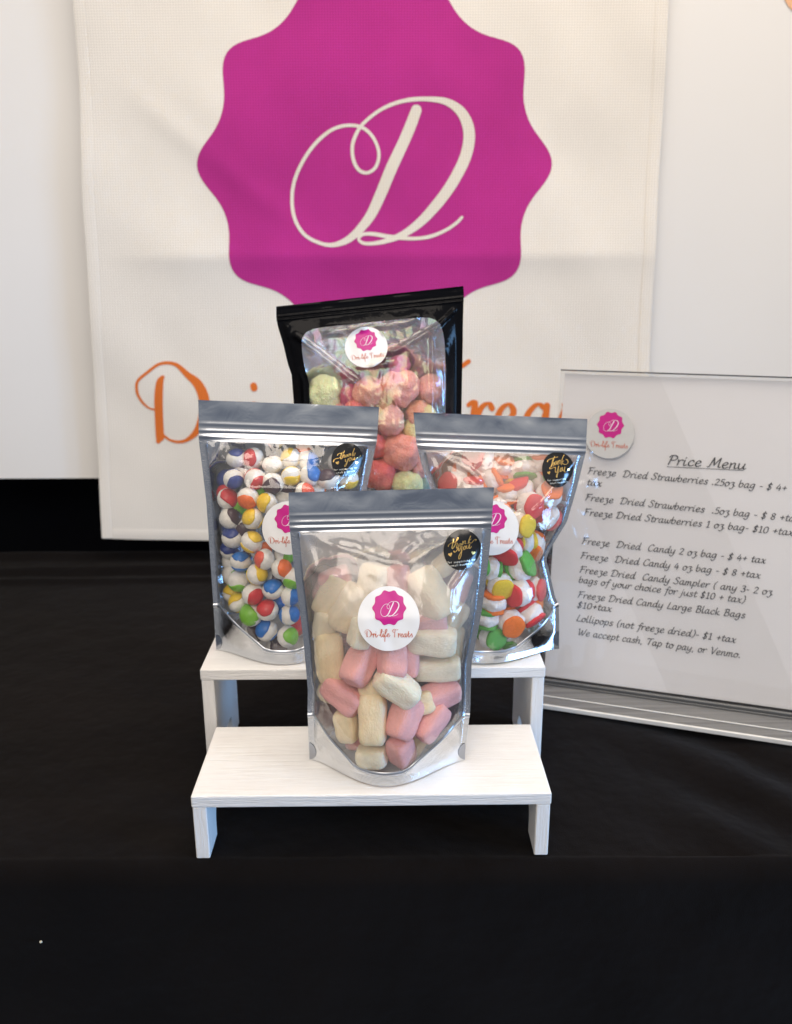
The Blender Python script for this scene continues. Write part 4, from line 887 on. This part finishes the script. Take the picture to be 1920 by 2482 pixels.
for (x, y, c, an, fa, ly, a1, a2) in S2:
    skittle(p2, *zz2(x, y), c, an, fa, 25.8 * random.uniform(.92, 1.08), ly, a1, a2, squash=random.uniform(.93, 1.02))
# sugared puffs: white body between two coloured discs
def puff_body(k):
    V = []
    for d in IV:
        r = 1 + .12 * noise.noise(d * 1.7 + Vector((k * 9, 1, 0))) + .06 * noise.noise(d * 4 + Vector((0, k * 4, 3)))
        V.append((d.x * r, d.y * r, d.z * r * .78))
    return to_me('puff_body', V, IF, M['gum_white'])
PB = [puff_body(k) for k in range(4)]
def disc_mesh(k, color, r1, r2):
    V, Fc = [], []; seg, rings = 44, 8
    for sg, R_ in ((1, r1), (-1, r2)):
        if R_ <= 0: continue
        b0 = len(V); V.append((0, 0, sg * .88))
        for j in range(1, rings + 3):
            for i in range(seg):
                ph = 2 * PI * i / seg; lim = R_ * (1 + .05 * math.sin(2 * ph + k) + .03 * math.sin(5 * ph + k * 3))
                q = min(j, rings) / rings
                rr, zz_ = lim * q, .88 - .15 * q ** 3
                if j == rings + 1: rr, zz_ = lim * 1.02, .60
                if j == rings + 2: rr, zz_ = lim * .9, .42
                V.append((rr * math.cos(ph), rr * math.sin(ph), sg * zz_))
        for i in range(seg): t_ = (b0, b0 + 1 + i, b0 + 1 + (i + 1) % seg); Fc.append(t_ if sg > 0 else t_[::-1])
        for j in range(rings + 1):
            for i in range(seg): a, b = b0 + 1 + j * seg + i, b0 + 1 + j * seg + (i + 1) % seg; t_ = (a, a + seg, b + seg, b); Fc.append(t_ if sg > 0 else t_[::-1])
    return to_me('sugared_disc', V, Fc, M['gum_' + color])
DISC = {}
def gummy(px, py, color, ang, face, r=32, layer=0, r1=.88, r2=.88):
    sc = r * .74 / F
    c = p3.solve(px, py, sc * (.9) + layer * .0095); w = p3.M @ c; sc = r * (w - CAM).length / F; k = random.randrange(4)
    o = bpy.data.objects.new('sugared_puff', PB[k]); COL.objects.link(o); o.location = w; o.rotation_mode = 'QUATERNION'
    o.rotation_quaternion = orient(dir3(ang, face), random.random() * 6); o.scale = (sc, sc, sc)
    key = (k, color, r1, r2)
    if key not in DISC: DISC[key] = disc_mesh(k, color, r1, r2)
    settle(o, p3, DISC[key])
    s = bpy.data.objects.new('sugared_disc', DISC[key]); COL.objects.link(s); s.parent = o
    CANDIES.append((o, 'right pouch', color, '%s faced puff' % color, px, py, 'candy', 'sugared puffs in the right pouch'))
S3 = [(975, 730, 'red', -60, -.4, 32, 1), (1035, 848, 'red', -20, .86, 33, 0), (1188, 760, 'orange', 60, .82, 32, 0), (1185, 935, 'red', 150, .45, 33, 0), (975, 1000, 'yellow', -10, .75, 31, 0), (1105, 1165, 'orange', -110, .68, 35, 0), (875, 1200, 'red', -120, .62, 34, 0), (965, 1325, 'green', 20, .5, 36, 0),
 (740, 1345, 'green', 170, .3, 28, 0), (812, 1472, 'yellow', -60, .85, 31, 0), (960, 1530, 'red', 200, .55, 34, 0), (1122, 1502, 'red', -5, .45, 32, 0), (760, 1605, 'orange', 88, .3, 32, 0), (1050, 1695, 'red', -55, .25, 31, 0), (897, 1762, 'orange', -70, .88, 32, 0), (715, 1730, 'green', 88, .25, 30, 0), (745, 1872, 'green', -30, .85, 32, 0),
 (872, 765, 'orange', 100, .3, 26, 1), (1130, 1320, 'orange', 0, .4, 30, 2), (835, 1310, 'orange', 90, .3, 28, 2), (830, 545, 'orange', 80, .5, 30, 1), (1000, 570, 'green', -90, .3, 31, 1), (685, 520, 'red', 160, .3, 32, 1), (1120, 520, 'orange', 90, .35, 31, 1), (600, 520, 'red', 100, .7, 30, 2), (605, 715, 'red', -90, -.3, 30, 1), (440, 690, 'red', 180, .75, 33, 2), (740, 660, 'orange', 30, .2, 30, 1), (1090, 650, 'green', 200, .0, 30, 2), (1300, 960, 'red', 0, .6, 24, 2),
 (920, 620, 'yellow', 90, -.3, 30, 2), (1000, 1130, 'yellow', 0, -.4, 30, 2), (900, 1000, 'orange', 0, .3, 30, 2), (880, 1900, 'green', -90, .5, 22, 1), (1180, 1380, 'orange', 0, .5, 26, 2), (1060, 1590, 'orange', 0, .4, 28, 2), (800, 860, 'orange', -60, .6, 26, 1), (520, 600, 'orange', 0, .2, 30, 3)]
for a in S3: gummy(*zz3(a[0], a[1]), a[2], a[3], a[4], a[5] * random.uniform(.96, 1.04), a[6])
# taffy blocks
def taffy_mesh(k, mat):
    V = []
    for d in IV:
        e = 4.2; q = (abs(d.x) ** e + abs(d.y) ** e) ** (1 / e); m_ = max(q, 1e-6)
        ez = 13.0; full = (m_ ** ez + abs(d.z) ** ez) ** (1 / ez); p_ = d / full
        barrel = 1 - .15 * p_.z ** 4 + .02 * p_.z * math.sin(k)
        rib = 1 + .010 * math.sin(p_.z * 34 + k) * (1 if k % 3 == 0 else .3)
        nz = 1 + .09 * noise.noise(p_ * 1.5 + Vector((k * 8, 0, 0))) + .02 * noise.noise(p_ * 4 + Vector((0, k * 8, 0)))
        V.append((p_.x * barrel * rib * nz, p_.y * barrel * rib * nz, p_.z * (1 + .03 * noise.noise(p_ * 2.5 + Vector((k, k, 9))) - .05 * (1 - min(1, m_ / full)) * 0)))
    return to_me('taffy_piece', V, IF, mat)
TF = {}
def taffy(px, py, color, ang, face, L, Wd, layer=0, spin=None, dpt=1.):
    L, Wd = L * .352, Wd * .335
    sc = Wd / 2 * .66 / F; c = p1.solve(px, py, sc * 1.08 + layer * .0095 + (.5 * abs(face) * (L - Wd) / 2 * .66 / F)); w = p1.M @ c; m_ = (w - CAM).length / F
    k = random.randrange(6); key = (k, color)
    if key not in TF: TF[key] = taffy_mesh(k, M['taffy_' + color])
    o = bpy.data.objects.new('taffy_piece', TF[key]); COL.objects.link(o); o.location = w; o.rotation_mode = 'QUATERNION'
    o.rotation_quaternion = orient(dir3(ang, face), random.uniform(-.35, .35) if spin is None else spin)
    o.scale = (Wd / 2 * m_, Wd / 2 * m_ * dpt, L / 2 * m_)
    settle(o, p1, TF[key])
    CANDIES.append((o, 'front pouch', 'pink' if color == 'pink' else 'cream', '%s taffy block' % ('pink' if color == 'pink' else 'cream'), px, py, 'candy', 'taffy blocks in the front pouch'))
S1 = [(432, 1175, 'cream', 92, .12, 345, 205, 0), (717, 1585, 'cream', 90, -.08, 345, 195, 0), (712, 1835, 'ivory', 5, .25, 200, 150, 0), (905, 1795, 'pink', 100, .55, 215, 172, 0), (925, 1580, 'pink', 68, -.3, 290, 195, 0), (1110, 1612, 'pink', 50, -.35, 270, 150, 1), (1165, 1430, 'pink', 18, -.3, 290, 178, 0), (880, 1372, 'ivory', -38, -.25, 320, 190, 0),
 (1140, 1252, 'ivory', 2, .1, 335, 172, 0), (1112, 1070, 'ivory', -4, .1, 335, 198, 0), (845, 1205, 'pink', 92, -.45, 240, 195, 0), (628, 1232, 'pink', 62, -.4, 275, 200, 0), (520, 1430, 'pink', -35, .3, 300, 180, .4), (548, 1630, 'cream', 100, .2, 215, 150, 1), (640, 1020, 'ivory', 75, .2, 200, 160, 0), (382, 975, 'ivory', 80, .2, 200, 150, 1), (735, 1385, 'cream', 30, .2, 200, 160, 1.4),
 (722, 720, 'cream', 80, .1, 330, 210, 1.6), (890, 690, 'pink', 90, .1, 250, 150, 1.7), (1090, 770, 'cream', -58, .15, 370, 250, 1.3), (1310, 910, 'cream', 60, .1, 230, 160, 1.5), (560, 850, 'cream', 60, .1, 330, 205, 1.5), (440, 760, 'cream', 60, .2, 300, 170, 2), (360, 870, 'cream', 80, .2, 220, 150, 2), (1345, 720, 'pink', 70, .1, 240, 130, 2), (1090, 945, 'pink', 10, .1, 240, 150, 1.6),
 (470, 660, 'pink', 20, .1, 220, 140, 2.2), (335, 720, 'pink', 60, .1, 180, 130, 2.4), (1290, 1110, 'cream', 80, .1, 300, 150, 1.6), (1325, 1380, 'pink', 80, .1, 240, 120, 1.6), (700, 1130, 'pink', 0, .1, 240, 170, 2), (1000, 1500, 'cream', 20, .1, 260, 160, 2), (430, 1360, 'cream', 60, .1, 240, 150, 2), (950, 1180, 'pink', 90, .1, 260, 160, 2), (660, 1720, 'pink', 0, .1, 240, 150, 2), (1000, 1720, 'cream', 60, .1, 240, 140, 2), (1200, 560, 'cream', 40, .1, 180, 130, 2.4)]
for a in S1: taffy(*zz1(a[0], a[1]), *a[2:])
# airy puffs in the black pouch
def airy_mesh(k, mat):
    V = []
    for d in IV:
        r = 1 + .24 * noise.noise(d * 1.2 + Vector((k * 6, 2, 0))) + .11 * noise.noise(d * 2.8 + Vector((0, k * 4, 3))) + .05 * noise.noise(d * 7 + Vector((k, 0, k * 3)))
        V.append(d * r)
    return to_me('airy_puff', V, IF, mat)
AM = {}
def airy(px, py, color, r, layer=0):
    r *= .33156; sc = r * .83 / F; c = p4.solve(px, py, sc * 1.15 + layer * .011); w = p4.M @ c; sc = r * (w - CAM).length / F; k = random.randrange(5); key = (k, color)
    if key not in AM: AM[key] = airy_mesh(k, M['puff_' + color])
    o = bpy.data.objects.new('airy_candy', AM[key]); COL.objects.link(o); o.location = w; o.rotation_euler = (random.random() * 6, random.random() * 6, random.random() * 6); o.scale = (sc,) * 3
    settle(o, p4, AM[key])
    CANDIES.append((o, 'black pouch', color, 'airy %s puffed candy' % {'green': 'pale green', 'magenta': 'deep pink', 'rose': 'dusty rose'}.get(color, color), px, py, 'candy', 'airy puffed candies in the black pouch'))
S4 = [(508, 895, 'green', 132, 0), (826, 872, 'pink', 108, 0), (1050, 852, 'pink', 136, 0), (985, 1092, 'rose', 102, .2), (1062, 1315, 'pink', 135, 0), (908, 1485, 'red', 115, 0), (1108, 1555, 'green', 112, 0), (1195, 1425, 'rose', 84, 1), (888, 1275, 'red', 78, .6), (1180, 1030, 'peach', 95, 1), (1158, 1150, 'yellow', 85, 1.2), (690, 915, 'magenta', 90, 1.4), (1050, 690, 'magenta', 84, 1.6), (1280, 870, 'rose', 118, 1.5), (722, 1010, 'red', 80, .6), (1255, 1050, 'yellow', 70, .8), (1240, 1545, 'teal', 62, 1), (1010, 1200, 'peach', 90, 1.6), (920, 980, 'peach', 90, 1.8), (1240, 1240, 'pink', 90, 1.8), (1000, 1420, 'rose', 95, 1.8), (600, 1040, 'pink', 90, 1), (420, 1060, 'rose', 90, .6)]
for a in S4: airy(*zz4(a[0], a[1]), *a[2:])
for p_ in (p1, p2, p3, p4): p_.back_panel(M['foil_back'])
# a label for every candy: its look and its rank in height among its colour in its pouch
ORD = ['topmost', 'second from top', 'third from top', 'fourth from top', 'fifth from top', 'sixth from top', 'seventh from top', 'eighth from top', 'ninth from top', 'tenth from top', 'eleventh from top', 'twelfth from top']
grp = {}
for c in CANDIES: grp.setdefault((c[1], c[2]), []).append(c)
CNAME = {'navy': 'dark blue', 'coral': 'coral red', 'magenta': 'deep pink', 'rose': 'dusty rose', 'green4': 'pale green'}
for (pouch, color), lst in grp.items():
    lst.sort(key=lambda c: c[5])
    n = len(lst)
    for i, c in enumerate(lst):
        cn = CNAME.get(color, color); look = c[3].replace(color + ' ', cn + ' ') if color in ('navy', 'coral') else c[3]
        if n == 1: rank = 'the only %s one in the %s' % (cn, pouch)
        else:
            if i == n - 1: w_ = 'lowest'
            elif i <= n / 2 and i < len(ORD): w_ = ORD[i]
            else: w_ = {1: 'second', 2: 'third', 3: 'fourth', 4: 'fifth', 5: 'sixth', 6: 'seventh', 7: 'eighth', 8: 'ninth', 9: 'tenth', 10: 'eleventh', 11: 'twelfth'}[n - 1 - i] + ' from bottom'
            rank = '%s of the %s ones in %s' % (w_, cn, pouch)
        tag(c[0], look + ', ' + rank, c[6], c[7])
# a bright crumb lying on the cloth that hangs down in front
def lint(px, py, r, y, label):
    w = on_plane(px, py, (0, y, 0), Vector((0, -1, 0))) if y is not None else at_z(px, py, .0008)
    V = [d * (r * (1 + .4 * noise.noise(d * 2 + w * 50))) for d in ico(2)[0]]
    o = mesh_obj('lint_speck', V, ico(2)[1], M['lint']); o.location = w; tag(o, label, 'lint')
lint(99, 2283, .0011, YE - .003, 'pale crumb on the black cloth hanging at the lower left')
